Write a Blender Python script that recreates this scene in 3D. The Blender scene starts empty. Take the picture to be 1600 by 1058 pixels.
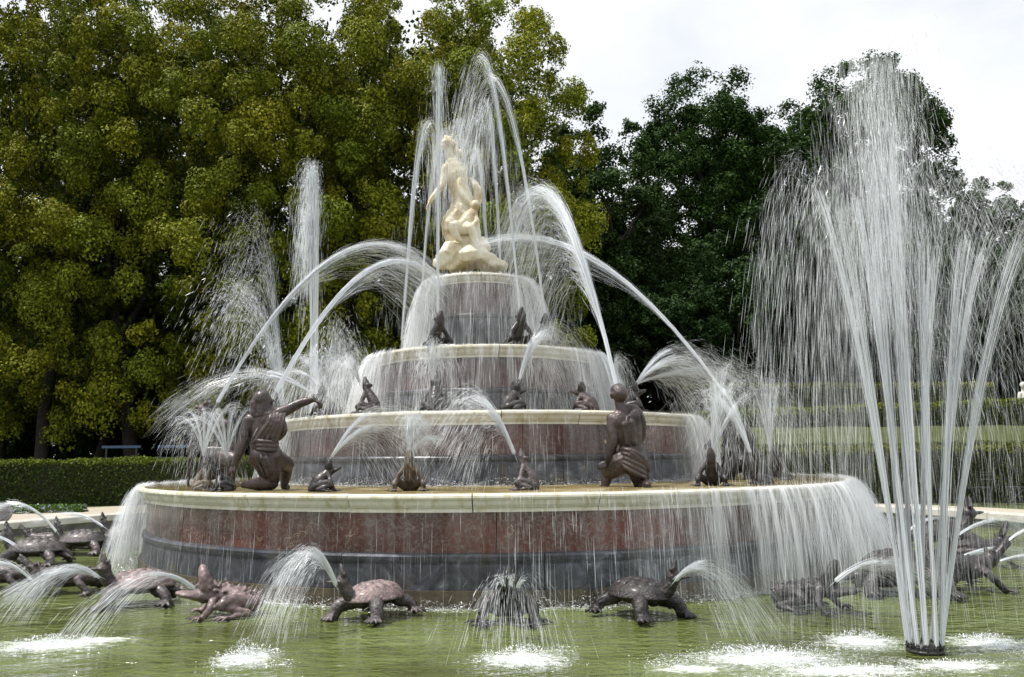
import bpy, math, random
import numpy as np
from mathutils import Vector, Matrix, Euler

scene = bpy.context.scene
COL = scene.collection
RAD = math.radians
PI = math.pi

# ------------------------------------------------------------------ camera, world, sun, exposure
EYE = 1.6
cam_data = bpy.data.cameras.new('camera')
cam_data.sensor_width = 36.0
cam_data.lens = 1300.0 / 1600.0 * 36.0
cam_data.clip_start = 0.1
cam_data.clip_end = 3000.0
cam = bpy.data.objects.new('camera', cam_data)
COL.objects.link(cam)
CAM_R = Matrix.Rotation(RAD(90 + 8.1), 3, 'X') @ Matrix.Rotation(RAD(-0.6), 3, 'Z')
cam.matrix_world = Matrix.Translation((0, 0, EYE)) @ CAM_R.to_4x4()
scene.camera = cam

SUN_AZ, SUN_EL = RAD(-98), RAD(66)          # azimuth clockwise from +Y, high and behind the viewer's left
to_sun = Vector((math.sin(SUN_AZ) * math.cos(SUN_EL), math.cos(SUN_AZ) * math.cos(SUN_EL), math.sin(SUN_EL)))
world = bpy.data.worlds.new('World')
scene.world = world
world.use_nodes = True
wn, wl = world.node_tree.nodes, world.node_tree.links
wn.clear()
w_out = wn.new('ShaderNodeOutputWorld')
w_bg = wn.new('ShaderNodeBackground')
w_bg.inputs['Strength'].default_value = 0.119
w_sky = wn.new('ShaderNodeTexSky')
w_sky.sky_type = 'NISHITA'
w_sky.sun_disc = False
w_sky.sun_elevation = SUN_EL
w_sky.sun_rotation = SUN_AZ
w_tc = wn.new('ShaderNodeTexCoord')
w_sep = wn.new('ShaderNodeSeparateXYZ')
w_add = wn.new('ShaderNodeMath'); w_add.operation = 'ADD'; w_add.inputs[1].default_value = 0.22
w_abs = wn.new('ShaderNodeMath'); w_abs.operation = 'ABSOLUTE'
w_comb = wn.new('ShaderNodeCombineXYZ')
w_dx = wn.new('ShaderNodeMath'); w_dx.operation = 'DIVIDE'
w_dy = wn.new('ShaderNodeMath'); w_dy.operation = 'DIVIDE'
wl.new(w_tc.outputs['Generated'], w_sep.inputs[0])
wl.new(w_sep.outputs['Z'], w_abs.inputs[0])
wl.new(w_abs.outputs[0], w_add.inputs[0])
wl.new(w_sep.outputs['X'], w_dx.inputs[0]); wl.new(w_add.outputs[0], w_dx.inputs[1])
wl.new(w_sep.outputs['Y'], w_dy.inputs[0]); wl.new(w_add.outputs[0], w_dy.inputs[1])
wl.new(w_dx.outputs[0], w_comb.inputs['X']); wl.new(w_dy.outputs[0], w_comb.inputs['Y'])
w_noise = wn.new('ShaderNodeTexNoise')
w_noise.inputs['Scale'].default_value = 1.5
w_noise.inputs['Detail'].default_value = 7
w_noise.inputs['Roughness'].default_value = 0.55
w_noise.inputs['Distortion'].default_value = 0.4
wl.new(w_comb.outputs[0], w_noise.inputs['Vector'])
w_ramp = wn.new('ShaderNodeValToRGB')
w_ramp.color_ramp.elements[0].position = 0.30
w_ramp.color_ramp.elements[0].color = (0.72, 0.72, 0.72, 1)
w_ramp.color_ramp.elements[1].position = 0.56
w_ramp.color_ramp.elements[1].color = (1, 1, 1, 1)
wl.new(w_noise.outputs['Fac'], w_ramp.inputs[0])
w_noise2 = wn.new('ShaderNodeTexNoise')
w_noise2.inputs['Scale'].default_value = 2.6
w_noise2.inputs['Detail'].default_value = 6
wl.new(w_comb.outputs[0], w_noise2.inputs['Vector'])
w_ramp2 = wn.new('ShaderNodeValToRGB')
w_ramp2.color_ramp.elements[0].position = 0.36
w_ramp2.color_ramp.elements[0].color = (8.5, 8.8, 9.2, 1)
w_ramp2.color_ramp.elements[1].position = 0.60
w_ramp2.color_ramp.elements[1].color = (9.6, 9.7, 9.9, 1)
wl.new(w_noise2.outputs['Fac'], w_ramp2.inputs[0])
w_mix = wn.new('ShaderNodeMix'); w_mix.data_type = 'RGBA'
wl.new(w_ramp.outputs[0], w_mix.inputs['Factor'])
wl.new(w_sky.outputs[0], w_mix.inputs['A'])
wl.new(w_ramp2.outputs[0], w_mix.inputs['B'])
wl.new(w_mix.outputs['Result'], w_bg.inputs['Color'])
wl.new(w_bg.outputs[0], w_out.inputs[0])

sun_data = bpy.data.lights.new('sun', 'SUN')
sun_data.energy = 5.0
sun_data.angle = RAD(2.0)
sun_data.color = (1.0, 0.965, 0.91)
sun = bpy.data.objects.new('sun', sun_data)
sun.rotation_euler = to_sun.to_track_quat('Z', 'Y').to_euler()
sun.location = (0, 0, 60)
COL.objects.link(sun)

scene.view_settings.view_transform = 'Standard'
scene.view_settings.look = 'None'
scene.view_settings.exposure = 0.0
scene.view_settings.gamma = 1.0
scene.view_settings.use_curve_mapping = False
scene.render.engine = 'CYCLES'
scene.cycles.max_bounces = 8
scene.cycles.diffuse_bounces = 5
scene.cycles.glossy_bounces = 3
scene.cycles.transmission_bounces = 3
scene.cycles.transparent_max_bounces = 24
scene.cycles.caustics_reflective = False
scene.cycles.caustics_refractive = False

# ------------------------------------------------------------------ survey helpers (photo 1600 x 1058 -> metres)
def ray(px, py):
    return CAM_R @ Vector(((px - 800) / 1300.0, -(py - 529) / 1300.0, -1.0))

def at(px, py, Y):
    d = ray(px, py)
    return Vector((0, 0, EYE)) + d * (Y / d.y)

def on(px, py, z):
    d = ray(px, py)
    return Vector((0, 0, EYE)) + d * ((z - EYE) / d.z)

# ------------------------------------------------------------------ mesh helpers
class MB:
    """collects vertices and faces of one mesh"""
    def __init__(self):
        self.v, self.f, self.n = [], [], 0
    def add(self, V, F):
        V = np.asarray(V, dtype=np.float64).reshape(-1, 3)
        for f in F if isinstance(F, list) else [F]:
            f = np.asarray(f, dtype=np.int64)
            if f.size:
                self.f.append(f + self.n)
        self.v.append(V); self.n += len(V)
    def mesh(self, name, smooth=False):
        V = np.concatenate(self.v)
        me = bpy.data.meshes.new(name)
        me.vertices.add(len(V)); me.vertices.foreach_set('co', V.ravel())
        sizes = np.concatenate([np.full(len(f), f.shape[1]) for f in self.f])
        loops = np.concatenate([f.ravel() for f in self.f])
        starts = np.concatenate([[0], np.cumsum(sizes)[:-1]])
        me.loops.add(len(loops)); me.loops.foreach_set('vertex_index', loops)
        me.polygons.add(len(sizes)); me.polygons.foreach_set('loop_start', starts)
        me.update(calc_edges=True)
        me.polygons.foreach_set('use_smooth', np.full(len(sizes), smooth))
        me.validate()
        return me

def obj(name, me, mat=None, parent=None, loc=None, rot=None):
    o = bpy.data.objects.new(name, me)
    COL.objects.link(o)
    if mat is not None and me is not None and len(me.materials) == 0:
        me.materials.append(mat)
    if parent is not None:
        o.parent = parent
    if loc is not None: o.location = loc
    if rot is not None: o.rotation_euler = rot
    return o

def empty(name, loc=(0, 0, 0), rot=(0, 0, 0), parent=None):
    o = bpy.data.objects.new(name, None)
    COL.objects.link(o)
    o.empty_display_size = 0.2
    o.location = loc; o.rotation_euler = rot
    if parent is not None: o.parent = parent
    return o

def tag(o, label=None, cat=None, group=None, kind=None):
    if label: o['label'] = label
    if cat: o['category'] = cat
    if group: o['group'] = group
    if kind: o['kind'] = kind
    return o

def copy_tree(o, parent=None):
    c = o.copy()
    COL.objects.link(c)
    c.parent = parent
    for ch in list(o.children):
        copy_tree(ch, c)
    return c

def frame_of(d):
    d = Vector(d).normalized()
    a = Vector((0, 0, 1)) if abs(d.z) < 0.9 else Vector((1, 0, 0))
    u = d.cross(a).normalized()
    return d, u, d.cross(u).normalized()

def tube(mb, pts, radii, n=8, caps=True, flat=1.0, up=None, smooth=3):
    """tapered tube along a polyline with rounded ends"""
    pts = [Vector(p) for p in pts]
    radii = list(radii) if hasattr(radii, '__len__') else [radii] * len(pts)
    if len(pts) > 2 and smooth > 1:                     # round the corners: Catmull-Rom
        Q, Rq = [], []
        for i in range(len(pts) - 1):
            a, b = pts[max(i - 1, 0)], pts[i]
            c, e = pts[i + 1], pts[min(i + 2, len(pts) - 1)]
            for k in range(smooth):
                t = k / smooth
                Q.append(.5 * ((2 * b) + (c - a) * t + (2 * a - 5 * b + 4 * c - e) * t * t + (3 * b - a - 3 * c + e) * t ** 3))
                Rq.append(radii[i] + (radii[i + 1] - radii[i]) * t)
        pts, radii = Q + [pts[-1]], Rq + [radii[-1]]
    P, Rr, T = [], [], []
    tang = []
    for i in range(len(pts)):
        a = pts[max(i - 1, 0)]; b = pts[min(i + 1, len(pts) - 1)]
        t = (b - a)
        tang.append(t.normalized() if t.length > 1e-9 else Vector((0, 0, 1)))
    if caps:
        for a in (85, 55, 28):
            P.append(pts[0] - tang[0] * radii[0] * math.sin(RAD(a))); Rr.append(radii[0] * math.cos(RAD(a))); T.append(tang[0])
    P += pts; Rr += radii; T += tang
    if caps:
        for a in (28, 55, 85):
            P.append(pts[-1] + tang[-1] * radii[-1] * math.sin(RAD(a))); Rr.append(radii[-1] * math.cos(RAD(a))); T.append(tang[-1])
    d, u, w = frame_of(T[0])
    if up is not None:
        upv = Vector(up); u = (upv - d * upv.dot(d)).normalized(); w = d.cross(u)
    V = []
    for p, r, t in zip(P, Rr, T):
        u = (u - t * u.dot(t)).normalized(); w = t.cross(u)
        for k in range(n):
            a = 2 * PI * k / n
            V.append(p + u * (math.cos(a) * r) + w * (math.sin(a) * r * flat))
    m = len(P)
    F = []
    for i in range(m - 1):
        for k in range(n):
            k2 = (k + 1) % n
            F.append((i * n + k, i * n + k2, (i + 1) * n + k2, (i + 1) * n + k))
    V = [tuple(v) for v in V]
    c0, c1 = len(V), len(V) + 1
    V += [tuple(P[0]), tuple(P[-1])]
    Tt = []
    for k in range(n):
        k2 = (k + 1) % n
        Tt.append((c0, k2, k)); Tt.append((c1, (m - 1) * n + k, (m - 1) * n + k2))
    mb.add(V, [np.array(F), np.array(Tt)])

def ell(mb, c, r, rot=(0, 0, 0), nu=14, nv=9):
    """closed ellipsoid"""
    M = Euler([RAD(a) for a in rot]).to_matrix()
    r = r if hasattr(r, '__len__') else (r, r, r)
    V = []
    for j in range(1, nv):
        th = PI * j / nv
        for i in range(nu):
            ph = 2 * PI * i / nu
            V.append(Vector(c) + M @ Vector((r[0] * math.sin(th) * math.cos(ph), r[1] * math.sin(th) * math.sin(ph), r[2] * math.cos(th))))
    F = []
    for j in range(nv - 2):
        for i in range(nu):
            i2 = (i + 1) % nu
            F.append((j * nu + i, (j + 1) * nu + i, (j + 1) * nu + i2, j * nu + i2))
    top, bot = len(V), len(V) + 1
    V.append(Vector(c) + M @ Vector((0, 0, r[2]))); V.append(Vector(c) - M @ Vector((0, 0, r[2])))
    T = []
    for i in range(nu):
        i2 = (i + 1) % nu
        T.append((top, i, i2)); T.append((bot, (nv - 2) * nu + i2, (nv - 2) * nu + i))
    mb.add([tuple(v) for v in V], [np.array(F), np.array(T)])

def box(mb, c, s, rz=0.0):
    c = Vector(c); M = Matrix.Rotation(rz, 3, 'Z')
    V = []
    for x in (-1, 1):
        for y in (-1, 1):
            for z in (-1, 1):
                V.append(tuple(c + M @ Vector((x * s[0] / 2, y * s[1] / 2, z * s[2] / 2))))
    mb.add(V, np.array([(0, 1, 3, 2), (4, 6, 7, 5), (0, 4, 5, 1), (2, 3, 7, 6), (0, 2, 6, 4), (1, 5, 7, 3)]))

def sculpt(name, mb, voxel, smooth=4, factor=0.5, rough=0.0, rsize=0.1):
    """fuses overlapping solids into one continuous skin"""
    me = mb.mesh(name + '_raw')
    o = bpy.data.objects.new(name, me)
    COL.objects.link(o)
    m = o.modifiers.new('fuse', 'REMESH'); m.mode = 'VOXEL'; m.voxel_size = voxel; m.use_smooth_shade = True
    if smooth:
        s = o.modifiers.new('soft', 'SMOOTH'); s.factor = factor; s.iterations = smooth
    if rough:
        tx = bpy.data.textures.new(name + '_relief', 'CLOUDS'); tx.noise_scale = rsize; tx.noise_depth = 3
        d = o.modifiers.new('relief', 'DISPLACE'); d.texture = tx; d.strength = rough; d.mid_level = 0.5; d.texture_coords = 'GLOBAL'
    dg = bpy.context.evaluated_depsgraph_get()
    out = bpy.data.meshes.new_from_object(o.evaluated_get(dg))
    out.name = name
    bpy.data.objects.remove(o); bpy.data.meshes.remove(me)
    out.polygons.foreach_set('use_smooth', np.ones(len(out.polygons), dtype=bool))
    return out

# ------------------------------------------------------------------ materials
def mat_new(name):
    m = bpy.data.materials.new(name); m.use_nodes = True
    n, l = m.node_tree.nodes, m.node_tree.links
    return m, n, l, n['Principled BSDF']

def ramp(n, l, src, stops):
    r = n.new('ShaderNodeValToRGB')
    els = r.color_ramp.elements
    while len(els) < len(stops): els.new(0.5)
    for e, (p, c) in zip(els, stops):
        e.position = p; e.color = (c[0], c[1], c[2], 1) if hasattr(c, '__len__') else (c, c, c, 1)
    l.new(src, r.inputs[0])
    return r.outputs[0]

def noise(n, l, vec, scale, detail=5, rough=0.55, dist=0.0):
    t = n.new('ShaderNodeTexNoise')
    t.inputs['Scale'].default_value = scale; t.inputs['Detail'].default_value = detail
    t.inputs['Roughness'].default_value = rough; t.inputs['Distortion'].default_value = dist
    l.new(vec, t.inputs['Vector'])
    return t.outputs['Fac']

def mixc(n, l, fac, a, b, blend='MIX'):
    m = n.new('ShaderNodeMix'); m.data_type = 'RGBA'; m.blend_type = blend
    for s, k in ((fac, 'Factor'), (a, 'A'), (b, 'B')):
        if hasattr(s, 'default_value') or hasattr(s, 'is_output'): l.new(s, m.inputs[k])
        else: m.inputs[k].default_value = s if k == 'Factor' else (s[0], s[1], s[2], 1)
    return m.outputs['Result']

def bump(n, l, bs, h, strength, dist=0.02):
    b = n.new('ShaderNodeBump'); b.inputs['Strength'].default_value = strength; b.inputs['Distance'].default_value = dist
    l.new(h, b.inputs['Height']); l.new(b.outputs[0], bs.inputs['Normal'])
    return b

def coords(n, l, kind='Object', scale=None):
    t = n.new('ShaderNodeTexCoord')
    if scale is None: return t.outputs[kind]
    m = n.new('ShaderNodeMapping'); m.inputs['Scale'].default_value = scale
    l.new(t.outputs[kind], m.inputs['Vector'])
    return m.outputs[0]

def world_pos(n, l, scale=None):
    g = n.new('ShaderNodeNewGeometry')
    if scale is None: return g.outputs['Position']
    m = n.new('ShaderNodeMapping'); m.inputs['Scale'].default_value = scale
    l.new(g.outputs['Position'], m.inputs['Vector'])
    return m.outputs[0]

def obj_random(n):
    return n.new('ShaderNodeObjectInfo').outputs['Random']

def bronze_mat(name, dark, light, lo=0.45, hi=0.68, rough=0.5, scaly=False):
    m, n, l, b = mat_new(name)
    c = world_pos(n, l)
    f1 = noise(n, l, c, 3.2, 6, 0.6)
    f2 = noise(n, l, c, 22, 4, 0.6)
    f = n.new('ShaderNodeMath'); f.operation = 'ADD'
    s = n.new('ShaderNodeMath'); s.operation = 'MULTIPLY'; s.inputs[1].default_value = 0.45
    l.new(f2, s.inputs[0]); l.new(f1, f.inputs[0]); l.new(s.outputs[0], f.inputs[1])
    col = ramp(n, l, f.outputs[0], [(lo + .1, dark), ((lo + hi) / 2 + .14, [(a + c_) / 2 for a, c_ in zip(dark, light)]), (hi + .22, light)])
    l.new(col, b.inputs['Base Color'])
    b.inputs['Metallic'].default_value = 0.35
    b.inputs['Coat Weight'].default_value = 0.18 if scaly else 0.32; b.inputs['Coat Roughness'].default_value = 0.24   # wet
    r = ramp(n, l, f2, [(0.3, rough - .15), (0.7, rough + .15)])
    l.new(r, b.inputs['Roughness'])
    h = noise(n, l, c, 40, 5, 0.7)
    if scaly:                                            # cast scales
        v = n.new('ShaderNodeTexVoronoi'); v.inputs['Scale'].default_value = 38; l.new(c, v.inputs['Vector'])
        a = n.new('ShaderNodeMath'); a.operation = 'MULTIPLY_ADD'; a.inputs[1].default_value = -.55
        l.new(v.outputs['Distance'], a.inputs[0]); l.new(h, a.inputs[2]); h = a.outputs[0]
        dk = ramp(n, l, v.outputs['Distance'], [(0.35, (1, 1, 1)), (0.75, (.66, .66, .66))])
        l.new(mixc(n, l, 1.0, col, dk, 'MULTIPLY'), b.inputs['Base Color'])
    bump(n, l, b, h, 0.65, 0.016)
    return m

M = {}
M['bronze'] = bronze_mat('bronze_dark', (0.008, 0.007, 0.007), (0.050, 0.043, 0.043))
M['bronze_toad'] = bronze_mat('bronze_toad', (0.045, 0.034, 0.034), (0.27, 0.20, 0.195), 0.38, 0.58, 0.55)
M['bronze_black'] = bronze_mat('bronze_black', (0.007, 0.0065, 0.0065), (0.055, 0.048, 0.048), 0.42, 0.62, 0.40, True)
M['bronze_brown'] = bronze_mat('bronze_brown', (0.008, 0.006, 0.0055), (0.075, 0.053, 0.050), 0.42, 0.60, 0.36)
M['bronze_grey'] = bronze_mat('bronze_grey', (0.014, 0.0125, 0.013), (0.135, 0.117, 0.116), 0.42, 0.60, 0.45, True)
M['bronze_pink'] = bronze_mat('bronze_pink', (0.040, 0.030, 0.030), (0.31, 0.235, 0.23), 0.38, 0.58, 0.6, True)
M['bronze_belly'] = bronze_mat('bronze_belly', (0.020, 0.017, 0.015), (0.165, 0.128, 0.088), 0.44, 0.66, 0.5)

def marble_statue():
    m, n, l, b = mat_new('cream_marble')
    c = world_pos(n, l)
    f = noise(n, l, c, 2.4, 6, 0.6)
    col = ramp(n, l, f, [(0.34, (0.44, 0.33, 0.17)), (0.45, (0.68, 0.60, 0.43)), (0.58, (0.77, 0.73, 0.60))])
    l.new(col, b.inputs['Base Color']); b.inputs['Roughness'].default_value = 0.45
    b.inputs['Subsurface Weight'].default_value = 0.08
    b.inputs['Subsurface Radius'].default_value = (0.05, 0.03, 0.015)
    bump(n, l, b, noise(n, l, c, 30, 4), 0.25, 0.01)
    return m
M['statue_marble'] = marble_statue()

def rim_marble():
    m, n, l, b = mat_new('rim_marble')
    c = world_pos(n, l)
    f = noise(n, l, c, 1.7, 7, 0.6)
    st = noise(n, l, world_pos(n, l, (3.5, 3.5, 1.2)), 2.2, 6, 0.65, 0.6)
    base = ramp(n, l, f, [(0.35, (0.68, 0.65, 0.53)), (0.65, (0.78, 0.76, 0.67))])
    stain = ramp(n, l, st, [(0.50, (1, 1, 1)), (0.60, (0.78, 0.72, 0.50)), (0.72, (0.42, 0.36, 0.18))])
    col = mixc(n, l, 0.7, base, stain, 'MULTIPLY')
    rnd = n.new('ShaderNodeMapRange'); rnd.inputs['To Min'].default_value = 0.84; rnd.inputs['To Max'].default_value = 1.0
    l.new(obj_random(n), rnd.inputs['Value'])
    hsv = n.new('ShaderNodeHueSaturation'); l.new(rnd.outputs[0], hsv.inputs['Value']); l.new(col, hsv.inputs['Color'])
    l.new(hsv.outputs[0], b.inputs['Base Color'])
    b.inputs['Roughness'].default_value = 0.32
    bump(n, l, b, noise(n, l, c, 14, 6), 0.12, 0.01)
    return m
M['rim_marble'] = rim_marble()

def red_marble():
    m, n, l, b = mat_new('red_marble')
    c = world_pos(n, l)
    big = noise(n, l, c, 1.1, 3, 0.5)
    f = noise(n, l, c, 19, 8, 0.78, 0.9)
    base = ramp(n, l, big, [(0.35, (0.038, 0.009, 0.006)), (0.65, (0.110, 0.026, 0.015))])
    speck = ramp(n, l, f, [(0.49, (0, 0, 0)), (0.54, (0.5, 0.5, 0.5)), (0.60, (1, 1, 1))])
    col = mixc(n, l, speck, base, (0.155, 0.118, 0.110))
    vor = n.new('ShaderNodeTexVoronoi'); vor.feature = 'DISTANCE_TO_EDGE'; vor.inputs['Scale'].default_value = 1.6
    wob = n.new('ShaderNodeVectorMath'); wob.operation = 'ADD'
    nz = n.new('ShaderNodeTexNoise'); nz.inputs['Scale'].default_value = 3.0; nz.inputs['Detail'].default_value = 6; l.new(c, nz.inputs['Vector'])
    l.new(c, wob.inputs[0]); l.new(nz.outputs['Color'], wob.inputs[1]); l.new(wob.outputs[0], vor.inputs['Vector'])
    vein = ramp(n, l, vor.outputs['Distance'], [(0.0, (1, 1, 1)), (0.012, (0, 0, 0))])
    msk = ramp(n, l, noise(n, l, c, 2.1, 3), [(0.52, 0.0), (0.62, 1.0)])
    vm = mixc(n, l, 1.0, vein, msk, 'MULTIPLY')
    col = mixc(n, l, vm, col, (0.48, 0.36, 0.24))
    blot = ramp(n, l, noise(n, l, c, 3.6, 4, 0.6, 1.2), [(0.715, 0.0), (0.74, 1.0)])
    col = mixc(n, l, blot, col, (0.55, 0.42, 0.27))
    rnd = n.new('ShaderNodeMapRange'); rnd.inputs['To Min'].default_value = 0.62; rnd.inputs['To Max'].default_value = 1.25
    l.new(obj_random(n), rnd.inputs['Value'])
    hsv = n.new('ShaderNodeHueSaturation'); l.new(rnd.outputs[0], hsv.inputs['Value']); l.new(col, hsv.inputs['Color'])
    l.new(hsv.outputs[0], b.inputs['Base Color'])
    b.inputs['Roughness'].default_value = 0.2
    b.inputs['Coat Weight'].default_value = 0.3; b.inputs['Coat Roughness'].default_value = 0.08
    bump(n, l, b, noise(n, l, world_pos(n, l, (6, 6, 1.2)), 5, 4), 0.25, 0.01)
    return m
M['red_marble'] = red_marble()

def dark_marble():
    m, n, l, b = mat_new('dark_marble')
    c = world_pos(n, l)
    f = noise(n, l, c, 3.0, 8, 0.68, 1.6)
    col = ramp(n, l, f, [(0.38, (0.010, 0.012, 0.017)), (0.50, (0.035, 0.040, 0.052)), (0.60, (0.085, 0.092, 0.115)), (0.70, (0.28, 0.29, 0.32))])
    ms = ramp(n, l, noise(n, l, c, 1.9, 4), [(0.60, 0.0), (0.70, 0.8)])
    col = mixc(n, l, ms, col, (0.085, 0.068, 0.035))
    rnd = n.new('ShaderNodeMapRange'); rnd.inputs['To Min'].default_value = 0.6; rnd.inputs['To Max'].default_value = 1.3
    l.new(obj_random(n), rnd.inputs['Value'])
    hsv = n.new('ShaderNodeHueSaturation'); l.new(rnd.outputs[0], hsv.inputs['Value']); l.new(col, hsv.inputs['Color'])
    l.new(hsv.outputs[0], b.inputs['Base Color'])
    b.inputs['Roughness'].default_value = 0.30
    bump(n, l, b, noise(n, l, c, 18, 6, 0.7), 0.45, 0.012)
    return m
M['dark_marble'] = dark_marble()

def simple(name, stops, scale=6.0, rough=0.7, bs=0.3, bd=0.02, bscale=30, kind='world', detail=6):
    m, n, l, b = mat_new(name)
    c = world_pos(n, l) if kind == 'world' else coords(n, l, kind)
    col = ramp(n, l, noise(n, l, c, scale, detail, 0.62), stops)
    l.new(col, b.inputs['Base Color']); b.inputs['Roughness'].default_value = rough
    if bs: bump(n, l, b, noise(n, l, c, bscale, 5), bs, bd)
    return m
M['plinth'] = simple('wet_plinth', [(0.35, (0.035, 0.026, 0.014)), (0.65, (0.10, 0.075, 0.040))], 5, 0.35)
M['film'] = simple('golden_shallow_water', [(0.35, (0.12, 0.088, 0.034)), (0.55, (0.22, 0.175, 0.080)), (0.70, (0.36, 0.32, 0.20))], 2.2, 0.06, 0.25, 0.02, 16)
M['kerb'] = simple('kerb_stone', [(0.35, (0.40, 0.38, 0.33)), (0.65, (0.58, 0.56, 0.50))], 3.0, 0.7)
M['pool_wall'] = simple('pool_wall', [(0.35, (0.05, 0.05, 0.045)), (0.65, (0.16, 0.155, 0.14))], 3.0, 0.6)
M['gravel'] = simple('gravel', [(0.30, (0.28, 0.24, 0.18)), (0.50, (0.42, 0.37, 0.29)), (0.70, (0.52, 0.47, 0.38))], 40, 0.9, 0.6, 0.02, 90)
M['lawn'] = simple('lawn', [(0.30, (0.024, 0.038, 0.007)), (0.52, (0.055, 0.070, 0.012)), (0.75, (0.10, 0.105, 0.026))], 7, 0.9, 0.7, 0.05, 60)
M['soil'] = simple('forest_soil', [(0.30, (0.014, 0.012, 0.007)), (0.70, (0.035, 0.035, 0.014))], 3, 0.95)
M['bark'] = simple('bark', [(0.30, (0.014, 0.011, 0.008)), (0.70, (0.040, 0.034, 0.027))], 8, 0.9, 0.8, 0.05, 18)
M['iron'] = simple('dark_iron', [(0.30, (0.012, 0.012, 0.013)), (0.70, (0.035, 0.033, 0.032))], 30, 0.4)
M['blue_paint'] = simple('blue_paint', [(0.3, (0.045, 0.085, 0.15)), (0.7, (0.07, 0.12, 0.20))], 9, 0.5)
M['white_stone'] = simple('white_stone', [(0.35, (0.55, 0.52, 0.48)), (0.65, (0.74, 0.71, 0.66))], 6, 0.6)
M['grey_stone'] = simple('grey_stone', [(0.35, (0.10, 0.10, 0.115)), (0.65, (0.24, 0.235, 0.25))], 8, 0.7)

def leaf_mat(name, trans=0.13, rough=0.6, spec=0.12):
    m, n, l, b = mat_new(name)
    a = n.new('ShaderNodeAttribute'); a.attribute_name = 'tint'
    rnd = n.new('ShaderNodeMapRange'); rnd.inputs['To Min'].default_value = 0.82; rnd.inputs['To Max'].default_value = 1.15
    l.new(obj_random(n), rnd.inputs['Value'])
    hsv = n.new('ShaderNodeHueSaturation'); l.new(rnd.outputs[0], hsv.inputs['Value']); l.new(a.outputs['Color'], hsv.inputs['Color'])
    l.new(hsv.outputs[0], b.inputs['Base Color'])
    b.inputs['Roughness'].default_value = rough
    b.inputs['Specular IOR Level'].default_value = spec
    t = n.new('ShaderNodeBsdfTranslucent'); l.new(hsv.outputs[0], t.inputs['Color'])
    mx = n.new('ShaderNodeMixShader'); mx.inputs[0].default_value = trans
    l.new(b.outputs[0], mx.inputs[1]); l.new(t.outputs[0], mx.inputs[2])
    l.new(mx.outputs[0], n['Material Output'].inputs['Surface'])
    return m
M['leaf'] = leaf_mat('leaf')

def spray_mat(name, col=(0.93, 0.955, 0.985), transl=0.28):
    m, n, l, b = mat_new(name)
    d = n.new('ShaderNodeBsdfDiffuse'); d.inputs['Color'].default_value = (*col, 1)
    t = n.new('ShaderNodeBsdfTranslucent'); t.inputs['Color'].default_value = (*col, 1)
    mx = n.new('ShaderNodeMixShader'); mx.inputs[0].default_value = transl
    l.new(d.outputs[0], mx.inputs[1]); l.new(t.outputs[0], mx.inputs[2])
    g = n.new('ShaderNodeBsdfGlossy'); g.inputs['Roughness'].default_value = 0.25
    m2 = n.new('ShaderNodeMixShader'); m2.inputs[0].default_value = 0.08
    l.new(mx.outputs[0], m2.inputs[1]); l.new(g.outputs[0], m2.inputs[2])
    l.new(m2.outputs[0], n['Material Output'].inputs['Surface'])
    n.remove(b)
    return m
M['spray'] = spray_mat('water_spray')

def sheet_mat():
    """thin sheet of falling water: clear between milky streaks"""
    m, n, l, b = mat_new('falling_water_sheet')
    n.remove(b)
    c1 = coords(n, l, 'UV', (7.0, .55, 1)); c2 = coords(n, l, 'UV', (26, 1.1, 1))
    f = n.new('ShaderNodeMath'); f.operation = 'MULTIPLY_ADD'; f.inputs[1].default_value = .55
    l.new(noise(n, l, c2, 1.0, 4, .6), f.inputs[0]); l.new(noise(n, l, c1, 1.0, 3, .55, .3), f.inputs[2])
    al = ramp(n, l, f.outputs[0], [(.58, .05), (.74, .34), (.92, .95)])
    at_ = n.new('ShaderNodeAttribute'); at_.attribute_name = 'dens'
    mu = n.new('ShaderNodeMath'); mu.operation = 'MULTIPLY'; l.new(al, mu.inputs[0]); l.new(at_.outputs['Fac'], mu.inputs[1])
    d = n.new('ShaderNodeBsdfDiffuse'); d.inputs['Color'].default_value = (.93, .95, .97, 1)
    g = n.new('ShaderNodeBsdfGlossy'); g.inputs['Roughness'].default_value = .18
    m1 = n.new('ShaderNodeMixShader'); m1.inputs[0].default_value = .22
    l.new(d.outputs[0], m1.inputs[1]); l.new(g.outputs[0], m1.inputs[2])
    t = n.new('ShaderNodeBsdfTransparent')
    m2 = n.new('ShaderNodeMixShader'); l.new(mu.outputs[0], m2.inputs[0])
    l.new(t.outputs[0], m2.inputs[1]); l.new(m1.outputs[0], m2.inputs[2])
    l.new(m2.outputs[0], n['Material Output'].inputs['Surface'])
    bp = n.new('ShaderNodeBump'); bp.inputs['Strength'].default_value = .5; bp.inputs['Distance'].default_value = .02
    l.new(f.outputs[0], bp.inputs['Height']); l.new(bp.outputs[0], g.inputs['Normal'])
    return m
M['sheet'] = sheet_mat()

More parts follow.
